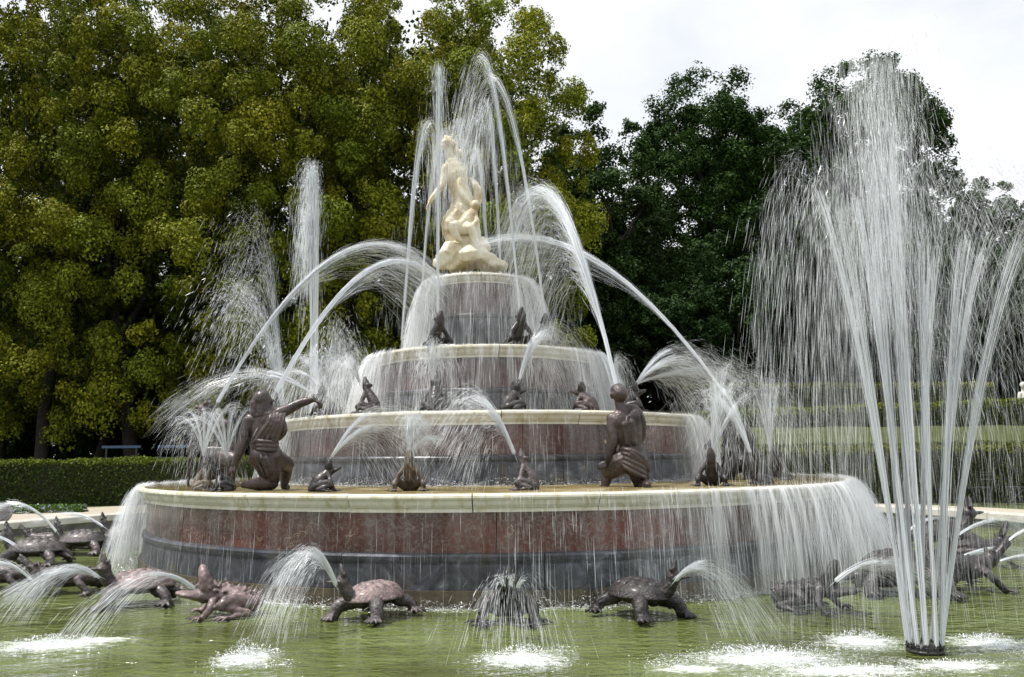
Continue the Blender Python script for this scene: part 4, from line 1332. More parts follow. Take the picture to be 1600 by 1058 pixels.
toad_open = frog_mesh('toad', 14, True, 1.25, True, .014, 0, .92, .22, 44, 1.15)
lizard_open = lizard_mesh('lizard', 1.0, 38, True)
lizard_shut = lizard_mesh('lizard_shut', 1.0, 42, False)
frog_up = frog_mesh('frog_up', 62, False, .64, False, .0095, 0, .82, .19, 82, 1.12)
frog_open = frog_mesh('frog_open', 44, True, .60, False, .0095, 0, 1.05, .17, 56, 1.05)
frog_low = frog_mesh('frog_low', 40, False, .62, False, .0095, 0, .85)

# in the pool, clockwise from the far left; heading 0 faces +X (right), 180 faces left, -90 the viewer
GP = 'bronze animals standing in the pool'
p = on(128, 866, 0);  turtle(p.x, p.y, 0, RAD(188), 1.0, 'grey turtle with raised head spouting left before the far pool kerb', GP, 'bronze_grey', 'bronze_grey')
p = on(196, 856, 0);  turtle(p.x, p.y, 0, RAD(182), 1.0, 'grey turtle half hidden behind the leftmost water curtain', GP, 'bronze_grey', 'bronze_grey')
p = on(62, 866, 0);   beast('lizard_statue', lizard_shut, 'bronze_grey', p.x - .1, p.y + .5, 0, RAD(182), .95, 'grey lizard with spiny back and pinkish raised head at far left', 'lizard statue', GP)
p = on(56, 884, 0);   turtle(p.x, p.y, 0, RAD(186), 1.05, 'long grey turtle lying low at the far left, head hidden past the edge', GP, 'bronze_grey', 'bronze_grey')
p = on(85, 930, 0);   beast('lizard_statue', lizard_shut, 'bronze_grey', p.x + .1, p.y + .15, 0, RAD(196), .95, 'grey lizard crawling left under the arching jet of the pink turtle', 'lizard statue', GP)
p = on(12, 922, 0);   beast('lizard_statue', lizard_open, 'bronze_grey', p.x - .1, p.y + .1, 0, RAD(192), .9, 'grey lizard cut off by the left edge of the photo', 'lizard statue', GP)
p = on(212, 947, 0);  turtle(p.x, p.y + .1, 0, RAD(196), .92, 'pink shelled turtle walking left with open beak beside the toad', GP, 'bronze_grey', 'bronze_pink', tm_l)
p = on(366, 962, 0);  beast('toad_statue', toad_open, 'bronze_toad', p.x, p.y + .05, 0, RAD(200), .88, 'pinkish warty toad with wide open mouth spouting left', 'toad statue', GP)
p = on(584, 968, 0);  turtle(p.x, p.y + .1, 0, RAD(-122), .86, 'turtle with pale pink shell and open beak raised to the left', GP, 'bronze_grey', 'bronze_pink', tm_s, (3, 0))
p = on(795, 975, 0);  beast('frog_statue', frog_mesh('frog_front', 36, False, 1.15, False, .014, -.02, .85, .19, 30), 'bronze', p.x, p.y + .1, 0, RAD(-92), .94, 'dark frog facing the viewer with water pouring over its head', 'frog statue', GP)
p = on(1000, 966, 0); turtle(p.x, p.y + .1, 0, RAD(-52), .90, 'nearly black turtle with raised head spouting to the right', GP, 'bronze_black', 'bronze_black', tm_l, (-3, 0))
p = on(1262, 955, 0); beast('toad_statue', frog_mesh('toad_dark', 12, True, 1.2, True, .014, 0, .88, .22, 40, 1.25), 'bronze_black', p.x - .05, p.y + .15, 0, RAD(-38), .92, 'black spiny toad with gaping mouth just left of the tall jets', 'toad statue', GP)
p = on(1408, 932, 0); turtle(p.x + .1, p.y + .2, 0, RAD(-14), 1.18, 'dark turtle mostly hidden behind the tall jets of the nozzle', GP, 'bronze_black', 'bronze_black')
p = on(1520, 925, 0); beast('lizard_statue', lizard_shut, 'bronze_black', p.x - .1, p.y + .2, 0, RAD(2), 1.15, 'dark lizard striding right behind the tall jets', 'lizard statue', GP)
p = on(1545, 888, 0); beast('lizard_statue', lizard_open, 'bronze_black', p.x - .1, p.y + .2, 0, RAD(8), 1.1, 'dark lizard with raised head further back at the right', 'lizard statue', GP)
p = on(1478, 868, 0); turtle(p.x, p.y + .3, 0, RAD(4), 1.35, 'dark turtle with raised neck near the right pool kerb', GP, 'bronze_black', 'bronze_black')
p = on(1410, 858, 0); turtle(p.x, p.y + .6, 0, RAD(14), 1.1, 'dark turtle behind the jets beside the right water curtain', GP, 'bronze_black', 'bronze_black')

def frog_on(ti, px, Y, me, mat, heading, s, label, group, tilt=(0, 0), name='frog_statue'):
    q = at(px, 700, Y)
    return beast(name, me, mat, q.x, Y, TIERS[ti][5], RAD(heading), s * (1.12, 1.30, 1.38)[ti], label, 'frog statue', group, tilt)
G1 = 'bronze frogs on the lowest tier'
frog_on(0, 318, 10.9, frog_up, 'bronze_belly', 15, .92, 'upright yellow bellied frog at the left end of the lowest tier', G1)
frog_on(0, 354, 10.6, frog_low, 'bronze', 205, .92, 'dark frog under the left hand of the kneeling woman', G1)
frog_on(0, 503, 10.1, frog_open, 'bronze', 20, 1.0, 'dark open mouthed frog spouting right beside the kneeling woman', G1)
frog_on(0, 640, 9.95, frog_up, 'bronze_belly', -86, 1.0, 'upright frog with ochre belly at the front of the lowest tier', G1)
frog_on(0, 824, 9.95, frog_up, 'bronze_grey', 168, 1.0, 'grey frog leaning left and spouting left on the lowest tier', G1)
frog_on(0, 1110, 10.6, frog_up, 'bronze', -105, 1.0, 'dark upright frog right of the kneeling man', G1)
frog_on(0, 1190, 10.9, frog_up, 'bronze', 172, 1.0, 'dark frog leaning left at the right end of the lowest tier', G1)
frog_on(0, 1216, 13.0, frog_up, 'bronze', -150, 1.1, 'dark frog half lost in spray at the far right end', G1)
G2 = 'bronze frogs on the second tier'
frog_on(1, 510, 12.7, frog_open, 'bronze', 160, 1.02, 'dark open mouthed frog beside the outstretched arm', G2)
frog_on(1, 578, 12.3, frog_up, 'bronze_grey', 165, 1.0, 'grey frog leaning left with pale belly on the second tier', G2)
frog_on(1, 680, 11.95, frog_up, 'bronze', 88, 1.02, 'black frog seen from behind with jets rising from its mouth', G2)
frog_on(1, 798, 12.0, frog_open, 'bronze', 38, 1.0, 'dark frog spouting right in the middle of the second tier', G2)
frog_on(1, 920, 12.3, frog_open, 'bronze_brown', 150, 1.0, 'dark frog among dripping water left of the kneeling man', G2)
frog_on(1, 984, 12.6, frog_open, 'bronze', 12, 1.05, 'dark frog with gaping mouth just behind the kneeling man', G2)
G3 = 'bronze frogs on the third tier'
frog_on(2, 682, 13.35, frog_up, 'bronze', -40, 1.0, 'dark frog at the left of the third tier below a vertical jet', G3)
frog_on(2, 813, 13.3, frog_up, 'bronze', -60, 1.05, 'dark frog at the right of the third tier, the taller of its pair', G3)
frog_on(2, 852, 13.75, frog_up, 'bronze', -70, 1.0, 'small dark frog at the right end of the third tier', G3)

# ------------------------------------------------------------------ small things round the pool
# ring of pipes feeding the near jets
NZ = on(1446, 1019, 0.0)
noz = tag(empty('fountain_nozzle', (NZ.x, NZ.y, 0)), 'black ring of short pipes at the water line feeding the tall jets', 'nozzle')
mb = MB()
pts = [(.13 * math.cos(a), .13 * math.sin(a), .015) for a in np.linspace(0, 2 * PI, 25)]
tube(mb, pts, .016, 8, caps=False)
obj('ring', mb.mesh('nozzle_ring', True), M['iron'], noz)
mb = MB()
tube(mb, [(0, 0, -.3), (0, 0, -.02)], [.11, .11], 20)
obj('pedestal', mb.mesh('nozzle_pedestal', True), M['iron'], noz)
mb = MB()
tube(mb, [(0, 0, -.03), (0, 0, .075)], [.016, .013], 8); ell(mb, (0, 0, .055), (.019, .019, .008), nu=8, nv=5)
pm = mb.mesh('pipe', True); pm.materials.append(M['iron'])
PIPES = []
for i in range(12):
    a = 2 * PI * i / 12 + .2
    q = Vector((.13 * math.cos(a), .13 * math.sin(a), .0))
    obj('pipe', pm, None, noz, q); PIPES.append((NZ + q, a))

# benches in the shade at the left
for i, (px, L) in enumerate(((190, 1.55), (276, 1.45))):
    q = at(px, 692, 33.5)
    b = tag(empty('bench', (q.x, 33.5, .16), (0, 0, RAD(4 * i))), ['pale blue bench in the shade behind the left hedge', 'blue bench nearly hidden by the spray left of the frog figure'][i], 'bench', 'blue benches under the limes')
    mb = MB(); box(mb, (0, 0, 2.0), (L, .05, .10)); obj('backrest', mb.mesh('backrest'), M['blue_paint'], b)
    mb = MB(); box(mb, (0, -.25, 1.55), (L, .42, .05)); obj('seat', mb.mesh('seat'), M['blue_paint'], b)
    for x in (-.6, .6):
        mb = MB(); box(mb, (x, .03, .98), (.07, .05, 1.96)); box(mb, (x, -.2, .77), (.07, .05, 1.5)); obj('leg', mb.mesh('leg'), M['iron'], b)

# pale statue at the right edge on the terrace
q = at(1601, 622, 37.6)
st = tag(empty('statue', (q.x, 37.6, 2.3)), 'pale weathered stone statue at the right edge above the middle hedge', 'statue')
mb = MB()
Yf = 35.0
z0 = q.z - .85
def T(x, y, z): return Vector((q.x + x, 37.6 + y, z0 + z))
tube(mb, [T(0, 0, .1), T(0, 0, .5), T(.02, 0, .85), T(0, 0, 1.1)], [.24, .21, .2, .13], 10)
head(mb, T(-.03, -.02, 1.42), (-.8, -.6, -.1), (0, 0, 1), 1.35)
tube(mb, [T(-.02, 0, 1.1), T(-.03, 0, 1.3)], [.09, .09], 8)
tube(mb, [T(-.2, 0, 1.05), T(-.27, -.05, .75), T(-.2, -.15, .5)], [.09, .075, .05], 8)
tube(mb, [T(.2, 0, 1.05), T(.28, -.02, .75), T(.24, -.1, .5)], [.09, .075, .05], 8)
part_world('body', sculpt('garden_statue', mb, .022, 2), st, M['white_stone'])
mb = MB(); box(mb, (0, 0, (z0 - 2.3) / 2 + .02), (.6, .6, z0 - 2.3 + .24)); obj('pedestal', mb.mesh('pedestal'), M['white_stone'], st)

# folding chairs on the grass strip in front of the lowest right hedge
for i, (px, lab) in enumerate(((1534, 'dark folding chair with crossed legs before the right hedge'), (1590, 'dark folding chair with crossed legs at the right edge of the grass strip'))):
    q = at(px, 796, 23.2)
    ch = tag(empty('folding_chair', (q.x, 23.2, .165), (0, 0, RAD(20 - 50 * i))), lab, 'chair', 'dark chairs before the right hedge')
    for y in (-.21, .21):
        for sgn in (-1, 1):
            mb = MB(); tube(mb, [(-.24 * sgn, y, 0), (.22 * sgn, y, .46)], [.016, .016], 6); obj('leg', mb.mesh('leg'), M['iron'], ch)
    mb = MB(); box(mb, (0, 0, .47), (.44, .46, .035)); obj('seat', mb.mesh('seat'), M['iron'], ch)
    mb = MB()
    for y in (-.2, .2): tube(mb, [(.22, y, .46), (.30, y, .9)], [.015, .015], 6)
    for z in (.68, .8, .88): tube(mb, [(.22 + .18 * (z - .46), -.2, z), (.22 + .18 * (z - .46), .2, z)], [.02, .02], 6)
    obj('backrest', mb.mesh('backrest'), M['iron'], ch)

# rounded stone at the far left kerb
q = at(2, 806, 20.5)
mb = MB(); ell(mb, (0, 0, .22), (.25, .22, .24)); tube(mb, [(0, 0, -.05), (0, 0, .06)], [.2, .14], 14); tube(mb, [(.1, -.12, .3), (.22, -.2, .34)], [.1, .06], 10)
o = obj('stone_ornament', sculpt('stone_ornament', mb, .02, 2), M['grey_stone']); o.location = (q.x, 20.5, .17)
tag(o, 'rounded grey stone ornament on the far kerb at the left edge', 'stone ornament')
# ------------------------------------------------------------------ moving water, built as strands and drops
G = np.array([0, 0, -9.81])
def streaks(mb, P, D, w):
    """spindle drops: centre P, full length vector D, half width w"""
    n = len(P)
    if n == 0: return
    L = np.linalg.norm(D, axis=1, keepdims=True) + 1e-9
    d = D / L
    ref = np.tile([[0.31, 0.22, 0.92]], (n, 1)); ref[np.abs(d[:, 2]) > .85] = [0.9, 0.4, 0.1]
    u = np.cross(d, ref); u /= np.linalg.norm(u, axis=1, keepdims=True)
    v = np.cross(d, u)
    w = np.asarray(w).reshape(-1, 1) * np.ones((n, 1))
    M_ = P + D * .12
    V = np.stack([P - D * .5, M_ + u * w, M_ + (-.6 * u + .8 * v) * w, P + D * .5 - v * w * .2], 1).reshape(-1, 3)
    b = (np.arange(n) * 4)[:, None]
    mb.add(V, np.concatenate([b + np.array([[0, 2, 1]]), b + np.array([[0, 3, 2]]), b + np.array([[0, 1, 3]]), b + np.array([[3, 1, 2]])]))

def strands(mb, paths, w):
    """continuous thin threads: paths (k, m, 3), half width w (k, m)"""
    k, m, _ = paths.shape
    T = np.gradient(paths, axis=1); T /= np.linalg.norm(T, axis=2, keepdims=True) + 1e-9
    ref = np.where(np.abs(T[:, :, 2:3]) > .85, [0.9, 0.4, 0.1], [0.31, 0.22, 0.92])
    u = np.cross(T, ref); u /= np.linalg.norm(u, axis=2, keepdims=True); v = np.cross(T, u)
    W = w[:, :, None]
    V = np.stack([paths + u * W, paths + (-.5 * u + .866 * v) * W, paths + (-.5 * u - .866 * v) * W], 2).reshape(-1, 3)
    F = []
    idx = np.arange(k * m * 3).reshape(k, m, 3)
    for j in range(3):
        j2 = (j + 1) % 3
        F.append(np.stack([idx[:, :-1, j], idx[:, 1:, j], idx[:, 1:, j2], idx[:, :-1, j2]], -1).reshape(-1, 4))
    mb.add(V, F)

def water_obj(name, mb, label, cat, group=None, base=None, kind=None):
    o = obj(name, mb.mesh(name), M['spray'])
    if base is not None:
        b = Vector(base)
        o.data.transform(Matrix.Translation(-b)); o.location = b
    return tag(o, label, cat, group, kind)

FINE_N, FINE_W, FINE_L = 3.0, .31, 2.5     # drops are many, thin and stretched by their speed
def jet(mb, S, A, n=260, spread=.030, drag=.25, t0=0, t1=1.9, core=10, core_t=.8, r=.012, w=.0032, expo=.028, seed=0, zmin=-9, fan=0.0, clumpy=.5):
    """ballistic jet leaving S with its summit at A; t in units of the rise time"""
    n = int(n * FINE_N); w = w * FINE_W; expo = expo * FINE_L; core = int(core * 2.2)
    rs = np.random.default_rng(seed)
    S = np.array(S, float); A = np.array(A, float)
    h = max(A[2] - S[2], .02); ta = math.sqrt(2 * h / 9.81)
    V = np.array([(A[0] - S[0]) / ta, (A[1] - S[1]) / ta, 9.81 * ta])
    sp = np.linalg.norm(V)
    # threads of the unbroken part
    if core:
        m = 12
        tt = np.linspace(0, core_t * ta, m)[None, :, None]
        dv = rs.normal(size=(core, 1, 3)) * spread * .55 * sp
        p0 = rs.normal(size=(core, 1, 3)) * r * .5
        paths = S + p0 + (V + dv) * tt + .5 * G * tt ** 2
        wid = (rs.uniform(.4, 1.3, (core, 1)) * r * .21) * np.linspace(1, .3, m)[None]
        strands(mb, paths, wid)
    # broken water
    t = (t0 + (t1 - t0) * rs.random(n) ** .85) * ta
    if clumpy:
        k = rs.integers(0, 40, n); off = rs.uniform(0, t1 * ta, 40)
        t = np.where(rs.random(n) < clumpy, np.clip(off[k] + rs.normal(size=n) * .05 * ta, 0, t1 * ta), t)
    dv = rs.normal(size=(n, 3)) * spread * sp * (.45 + .55 * (t / ta))[:, None]
    dg = 1 - drag * rs.random(n) ** 3.2
    Vn = V * dg[:, None]
    if fan: Vn = Vn * np.stack([1 + fan * rs.normal(size=n), 1 + fan * rs.normal(size=n), 1 - np.abs(fan * rs.normal(size=n)) * .5], 1)
    Vn = Vn + dv
    P = S + Vn * t[:, None] + .5 * G * (t ** 2)[:, None]
    vel = Vn + G * t[:, None]
    keep = P[:, 2] > zmin
    P, vel = P[keep], vel[keep]
    n = len(P)
    L = np.maximum(np.linalg.norm(vel, axis=1), 1.2)
    D = vel / np.linalg.norm(vel, axis=1, keepdims=True) * (L * expo * rs.uniform(.4, 1.4, n))[:, None]
    streaks(mb, P, D, w * rs.uniform(.4, 1.7, n))

def J(label, S, A, group, **kw):
    mb = MB()
    arcs = S if isinstance(S, list) else [S]
    for i, s in enumerate(arcs):
        a = A[i] if isinstance(A, list) else A
        kk = dict(kw); kk['seed'] = hash((round(s[0], 2), round(a[2], 2), i)) % 99999
        jet(mb, s, a, **kk)
    return water_obj('water_jet', mb, label, 'water jet', group, arcs[0])

GT = 'thin jets rising from the third tier frogs'
Z3, Z2, Z1b = TIERS[2][5], TIERS[1][5], TIERS[0][5]
fl = dict(t1=1.62, drag=.05, spread=.0085, core=9, core_t=.98, r=.020, w=.0065, n=300, clumpy=.5, expo=.05, zmin=4.7)
J('thin vertical jet rising from the left third tier frog past the statue', at(684, 487, 13.3), at(686, 106, 13.5), GT, **fl)
J('thin jet left of the statue curving to the right at its top', at(628, 532, 14.2), at(670, 192, 14.7), GT, **fl)
J('tallest jet from the taller right frog leaning left to the highest white crest', at(812, 482, 13.3), at(748, 88, 14.2), GT, **fl)
J('outermost right jet leaning inward above the third tier', at(851, 490, 13.75), at(764, 122, 14.4), GT, **fl)
J('jet right of the statue behind the tallest one', at(786, 505, 16.2), at(760, 158, 15.6), GT, **fl)
J('short jet close to the right of the marble woman', at(766, 500, 16.5), at(744, 232, 15.8), GT, **fl)
J('low jet with its crest just above the marble head', at(738, 490, 16.6), at(716, 186, 15.8), GT, **fl)
J('jet crossing behind the marble woman from the left', at(656, 505, 16.2), at(694, 205, 15.6), GT, **fl)

GA = 'long arching jets aimed at the top tier'
ar = dict(t1=1.35, drag=.14, spread=.008, core=14, core_t=1.1, r=.022, w=.0052, n=480, clumpy=.3, expo=.06)
J('long arc from the mouth of the kneeling woman to the top tier', at(432, 612, 10.7), at(645, 412, 13.4), GA, **ar)
J('higher long arc from the frog mouthed figure at left', at(340, 628, 12.0), at(610, 384, 14.2), GA, **ar)
J('broad arc with drooping spray from the mouth of the kneeling man', at(962, 602, 10.8), at(832, 302, 13.2), GA, **dict(ar, n=1500, drag=.34, spread=.015, r=.022, t1=1.45))
J('thin straight looking arc from behind the right spray', at(1132, 614, 12.8), at(790, 372, 14.3), GA, **dict(ar, t1=1.15))

GF = 'jets from the lowest tier frogs'
fr = dict(t1=1.8, drag=.45, spread=.045, core=10, core_t=.75, r=.016, w=.0035, n=420, expo=.03, zmin=1.0)
J('short fan of water from the open mouthed frog beside the kneeling woman', [at(519, 712, 10.1)] * 2, [at(598, 640, 10.2), at(596, 664, 10.0)], GF, **fr)
J('upright burst from the ochre bellied front frog', [at(640, 708, 9.95)] * 5, [at(636, 650, 9.9), at(646, 646, 9.8), at(654, 650, 9.9), at(664, 662, 10.0), at(672, 684, 9.8)], GF, **dict(fr, n=260, core=4, t1=1.5))
J('arc to the left from the grey leaning frog', [at(803, 708, 9.95)] * 2, [at(728, 614, 10.1), at(738, 622, 9.9)], GF, **fr)
J('crossing fan of jets from the yellow bellied left frog', [at(318, 712, 10.9)] * 5, [at(296, 642, 10.9), at(318, 640, 10.8), at(340, 640, 11), at(368, 632, 11), at(284, 652, 10.7)], GF, **dict(fr, n=90, core=5, core_t=1.25, t1=1.9, spread=.03, r=.012))
J('crossing fan of jets from the frog under the hand of the woman', [at(354, 714, 10.6)] * 5, [at(322, 644, 10.5), at(340, 642, 10.4), at(366, 640, 10.5), at(392, 638, 10.6), at(306, 652, 10.5)], GF, **dict(fr, n=90, core=5, core_t=1.25, t1=1.8, spread=.03, r=.012))
J('tall loose bursts from the upright frog right of the man', [at(1114, 702, 10.6)] * 5, [at(1128, 572, 10.6), at(1142, 564, 10.9), at(1166, 588, 10.8), at(1118, 596, 10.4), at(1188, 612, 11)], GF, **dict(fr, n=150, t1=1.8, core=6))
J('broad jet to the left from the right end frog', [at(1172, 706, 10.9)] * 3, [at(1098, 610, 11.1), at(1112, 600, 11.3), at(1118, 628, 11.2)], GF, **dict(fr, n=260, t1=1.5))
J('loose white jets behind the right end of the lowest tier', [at(1204, 705, 13)] * 4, [at(1186, 578, 13), at(1206, 584, 13.1), at(1222, 600, 13.2), at(1170, 600, 12.9)], GF, **dict(fr, n=150, t1=1.8, core=5))

GS = 'jets from the second tier frogs'
J('fountain of drops from the grey frog at the left of the second tier', [at(561, 596, 12.3)] * 3, [at(542, 556, 12.3), at(528, 566, 12.4), at(548, 562, 12.1)], GS, **dict(fr, n=420, t1=2.6, zmin=2.0))
J('upright jets above the black frog seen from behind', [at(676, 592, 11.95)] * 4, [at(670, 530, 11.9), at(682, 534, 11.8), at(694, 544, 11.9), at(662, 552, 11.8)], GS, **dict(fr, n=200, core=5, core_t=1.0, t1=1.9, zmin=2.2))
J('arched jet from the middle frog of the second tier', [at(812, 592, 12)] * 3, [at(862, 512, 12.3), at(868, 520, 12.5), at(846, 522, 12.2)], GS, **dict(fr, n=420, t1=1.75, zmin=2.2))
J('fan of fine drops to the right from the gaping frog behind the man', [at(994, 600, 12.6)] * 4, [at(1064, 543, 12.9), at(1076, 556, 13.1), at(1058, 566, 12.7), at(1090, 580, 13)], GS, **dict(fr, n=420, drag=.5, t1=1.9, spread=.045))
J('small loop of water above the head of the kneeling man', [at(958, 602, 12.6)] * 2, [at(966, 556, 12.6), at(972, 562, 12.6)], GS, **dict(fr, n=160, t1=1.9))
J('wide low arc to the left behind the kneeling woman', [at(492, 618, 12.8)] * 2, [at(392, 578, 12.9), at(400, 586, 12.6)], GS, **dict(fr, n=300, t1=2.4, drag=.2, spread=.022))
J('splashing jets beside the outstretched arm', [at(498, 602, 12.7)] * 3, [at(470, 560, 12.9), at(488, 546, 13), at(452, 580, 12.9)], GS, **dict(fr, n=340, t1=2.2))

GB = 'jets beyond the far side of the fountain'
bk = dict(zmin=.02, core=0, expo=.035, w=.0075)
J('tall lone white plume at the left behind the fountain', [at(490, 690, 24)] * 3, [at(486, 258, 24), at(489, 285, 24.1), at(484, 330, 23.9)], GB, **dict(bk, n=1500, spread=.0075, drag=.10, t1=1.5, core=9, core_t=.95, r=.09, w=.011))
J('loose leaning plume left of the lone white plume', [at(446, 680, 22)] * 3, [at(392, 338, 22), at(398, 400, 22), at(382, 450, 22)], GB, **dict(bk, n=420, spread=.022, drag=.15, t1=1.5))
J('burst of large drops at the left behind the woman', [at(446, 680, 21)] * 4, [at(380, 465, 21), at(410, 505, 21), at(425, 540, 21), at(360, 440, 21)], GB, **dict(bk, n=260, spread=.034, drag=.2, t1=1.5, w=.014, expo=.022))
J('white splash bursting up left of the third tier', [at(520, 640, 17)] * 5, [at(524, 506, 17), at(540, 530, 17), at(508, 545, 17), at(552, 552, 17), at(484, 560, 17)], GB, **dict(bk, n=420, spread=.045, drag=.3, t1=2.0, w=.009))

GW = 'jets from the pool animals'
pl = dict(zmin=.0, drag=.30, spread=.034, core=8, core_t=.9, r=.020, w=.0030, n=330, expo=.030)
J('arc of water from the open mouthed toad falling to the left', at(304, 920, 8.75), at(238, 897, 8.4), GW, **dict(pl, t1=3.0, drag=.2, n=300))
J('high arc of water from the pale pink turtle falling left', [at(524, 912, 8.15)] * 2, [at(484, 857, 7.9), at(476, 864, 8.0)], GW, **dict(pl, t1=2.3, n=330))
J('water spilling forward over the front frog', [at(788, 916, 7.74), at(800, 915, 7.72), at(810, 916, 7.74)], [at(778, 904, 7.6), at(800, 900, 7.55), at(822, 904, 7.58)], GW, **dict(pl, t1=4.2, n=110, core=4, spread=.10, drag=.4))
J('arc of water from the black turtle falling to the right', [at(1056, 906, 8.3)] * 2, [at(1102, 880, 8.2), at(1098, 888, 8.0)], GW, **dict(pl, t1=3.0, n=330, spread=.05))
J('low arc of water from the black toad falling right', at(1306, 908, 8.5), at(1378, 877, 8.5), GW, **dict(pl, t1=2.2, n=420))
J('arc of water from the pink shelled turtle falling left', [at(152, 900, 9.0)] * 2, [at(108, 884, 8.8), at(100, 892, 8.8)], GW, **dict(pl, t1=2.8, n=260))
J('jet from the edge lizard leaving the photo at the left', at(48, 904, 9.4), at(-10, 878, 9.3), GW, **dict(pl, t1=2.2))
J('straight jet to the upper left from the turtle before the far kerb', at(88, 830, 12.9), at(18, 786, 12.9), GW, **dict(pl, t1=2.0, spread=.02))
J('thin jet from the turtle behind the left water curtain', at(160, 822, 13.4), at(104, 802, 13.6), GW, **dict(pl, t1=2.0, spread=.02, n=300))
J('jet from the left edge turtle arching left', at(22, 852, 11.5), at(-20, 836, 11.5), GW, **dict(pl, t1=2.0, n=300))
J('pale arc from the turtle near the right kerb', at(1500, 834, 12.6), at(1560, 812, 12.8), GW, **dict(pl, t1=2.2))
J('pale flat arc over the back of the right dark lizard', at(1478, 884, 11), at(1560, 858, 11), GW, **dict(pl, t1=2.0))
J('pale jet leaving the right dark lizard past the edge', at(1542, 886, 10.4), at(1610, 868, 10.4), GW, **dict(pl, t1=2.0))
J('pale jet at the right edge from the raised head lizard', at(1566, 854, 11.6), at(1630, 822, 11.8), GW, **dict(pl, t1=2.0))
J('thin pale jet behind the tall jets beside the right curtain', at(1420, 830, 13.4), at(1462, 810, 13.5), GW, **dict(pl, t1=2.0, n=260))

# the near fan of tall jets
GN = 'tall jets fanning from the near nozzle ring'
tops = [(1238, 246, 7.5, 'leftmost tall jet of the near fan bending over at the left'), (1280, 262, 6.9, 'second tall jet from the left in the near fan'),
        (1316, 258, 7.4, 'third tall jet from the left in the near fan'), (1352, 150, 7.0, 'high jet of the near fan reaching in front of the right tree'),
        (1376, 84, 7.4, 'highest jet of the near fan crossing the sky'), (1408, 190, 6.8, 'broad central jet of the near fan'),
        (1448, 270, 7.3, 'central right jet of the near fan'), (1496, 270, 6.8, 'jet of the near fan leaning slightly right'),
        (1556, 258, 7.3, 'jet of the near fan leaning right'), (1612, 270, 7.0, 'rightmost jet of the near fan reaching the photo edge'),
        (1690, 270, 7.4, 'jet of the near fan leaving the photo at the right edge')]
srt = sorted(PIPES, key=lambda p: p[0].x)
for i, (px, py, Y, lab) in enumerate(tops):
    s = srt[i][0] + Vector((0, 0, .08))
    J(lab, [s], [at(px, py, Y)], GN, n=320 if i < 3 else 560, spread=.0075 if i < 3 else .014, drag=.10 if i < 3 else .24, t1=1.75 if i < 3 else 1.3, core=12, core_t=.70 if i < 6 else .58,
      r=.016, w=.0029, expo=.026, zmin=.02, clumpy=.25)

def veil(name, label, n, sampler, w, L, seed, cat, kind=None, group=None):
    rs = np.random.default_rng(seed)
    mb = MB()
    P, D = sampler(rs, n)
    streaks(mb, P, D * rs.uniform(.5, 1.5, (len(P), 1)) * L, w * rs.uniform(.4, 1.6, len(P)))
    return water_obj(name, mb, label, cat, group, None, kind)

def rain_left(rs, n):
    px = 1182 + 170 * rs.random(n) ** .8; Y = rs.uniform(6.6, 8.4, n); z = rs.uniform(.05, 4.1, n) ** 1.0
    x = (px - 800) / 1300 * Y * (1 + .0 * z)
    zt = 4.4 - 1.2 * ((1300 - px) / 120) ** 2
    k = z < zt
    P = np.stack([x, Y, z], 1)[k]
    D = np.stack([rs.normal(size=k.sum()) * .03 - .03, rs.normal(size=k.sum()) * .03, -np.ones(k.sum())], 1)
    return P, D
veil('falling_spray', 'grey veil of falling drops left of the tall near jets', 2800, rain_left, .00040, .34, 1, 'spray', 'stuff')
def rain_mid(rs, n):
    px = 1290 + 340 * rs.random(n); Y = rs.uniform(6.4, 8.6, n); z = rs.uniform(.3, 5.2, n)
    x = (px - 800) / 1300 * Y
    zt = 5.0 - 1.9 * np.abs((px - 1380) / 200) ** 1.2
    k = z < np.maximum(zt, 3.4)
    P = np.stack([x, Y, z], 1)[k]
    D = np.stack([rs.normal(size=k.sum()) * .05, rs.normal(size=k.sum()) * .05, -np.ones(k.sum())], 1)
    return P, D
veil('falling_spray', 'fine mist of falling drops around and right of the tall near jets', 5000, rain_mid, .00042, .30, 2, 'spray', 'stuff')
def mist_top(rs, n):
    px = 1372 + 36 * rs.normal(size=n); py = 92 + 420 * rs.random(n); Y = rs.uniform(6.8, 7.8, n)
    P = np.array([at(a, b, c) for a, b, c in zip(px, py, Y)])
    D = np.stack([rs.normal(size=n) * .08, rs.normal(size=n) * .08, -np.ones(n)], 1)
    return P, D
veil('falling_spray', 'pale mist around the upper half of the near jets', 5000, mist_top, .0006, .24, 3, 'spray', 'stuff')
def mist_statue(rs, n):
    a = rs.uniform(0, 2 * PI, n); r = 1.9 * np.sqrt(rs.random(n)); z = 4.0 + rs.random(n) ** 1.4 * 3.9
    sh = np.clip((8.6 - z) / 3.5, .2, 1)
    P = np.stack([-.6 + r * sh * np.cos(a), 15 + r * sh * np.sin(a), z], 1)
    D = np.stack([rs.normal(size=n) * .1, rs.normal(size=n) * .1, -np.ones(n)], 1)
    return P, D
veil('falling_spray', 'fine falling drops around the marble statue', 2200, mist_statue, .0009, .34, 4, 'spray', 'stuff')

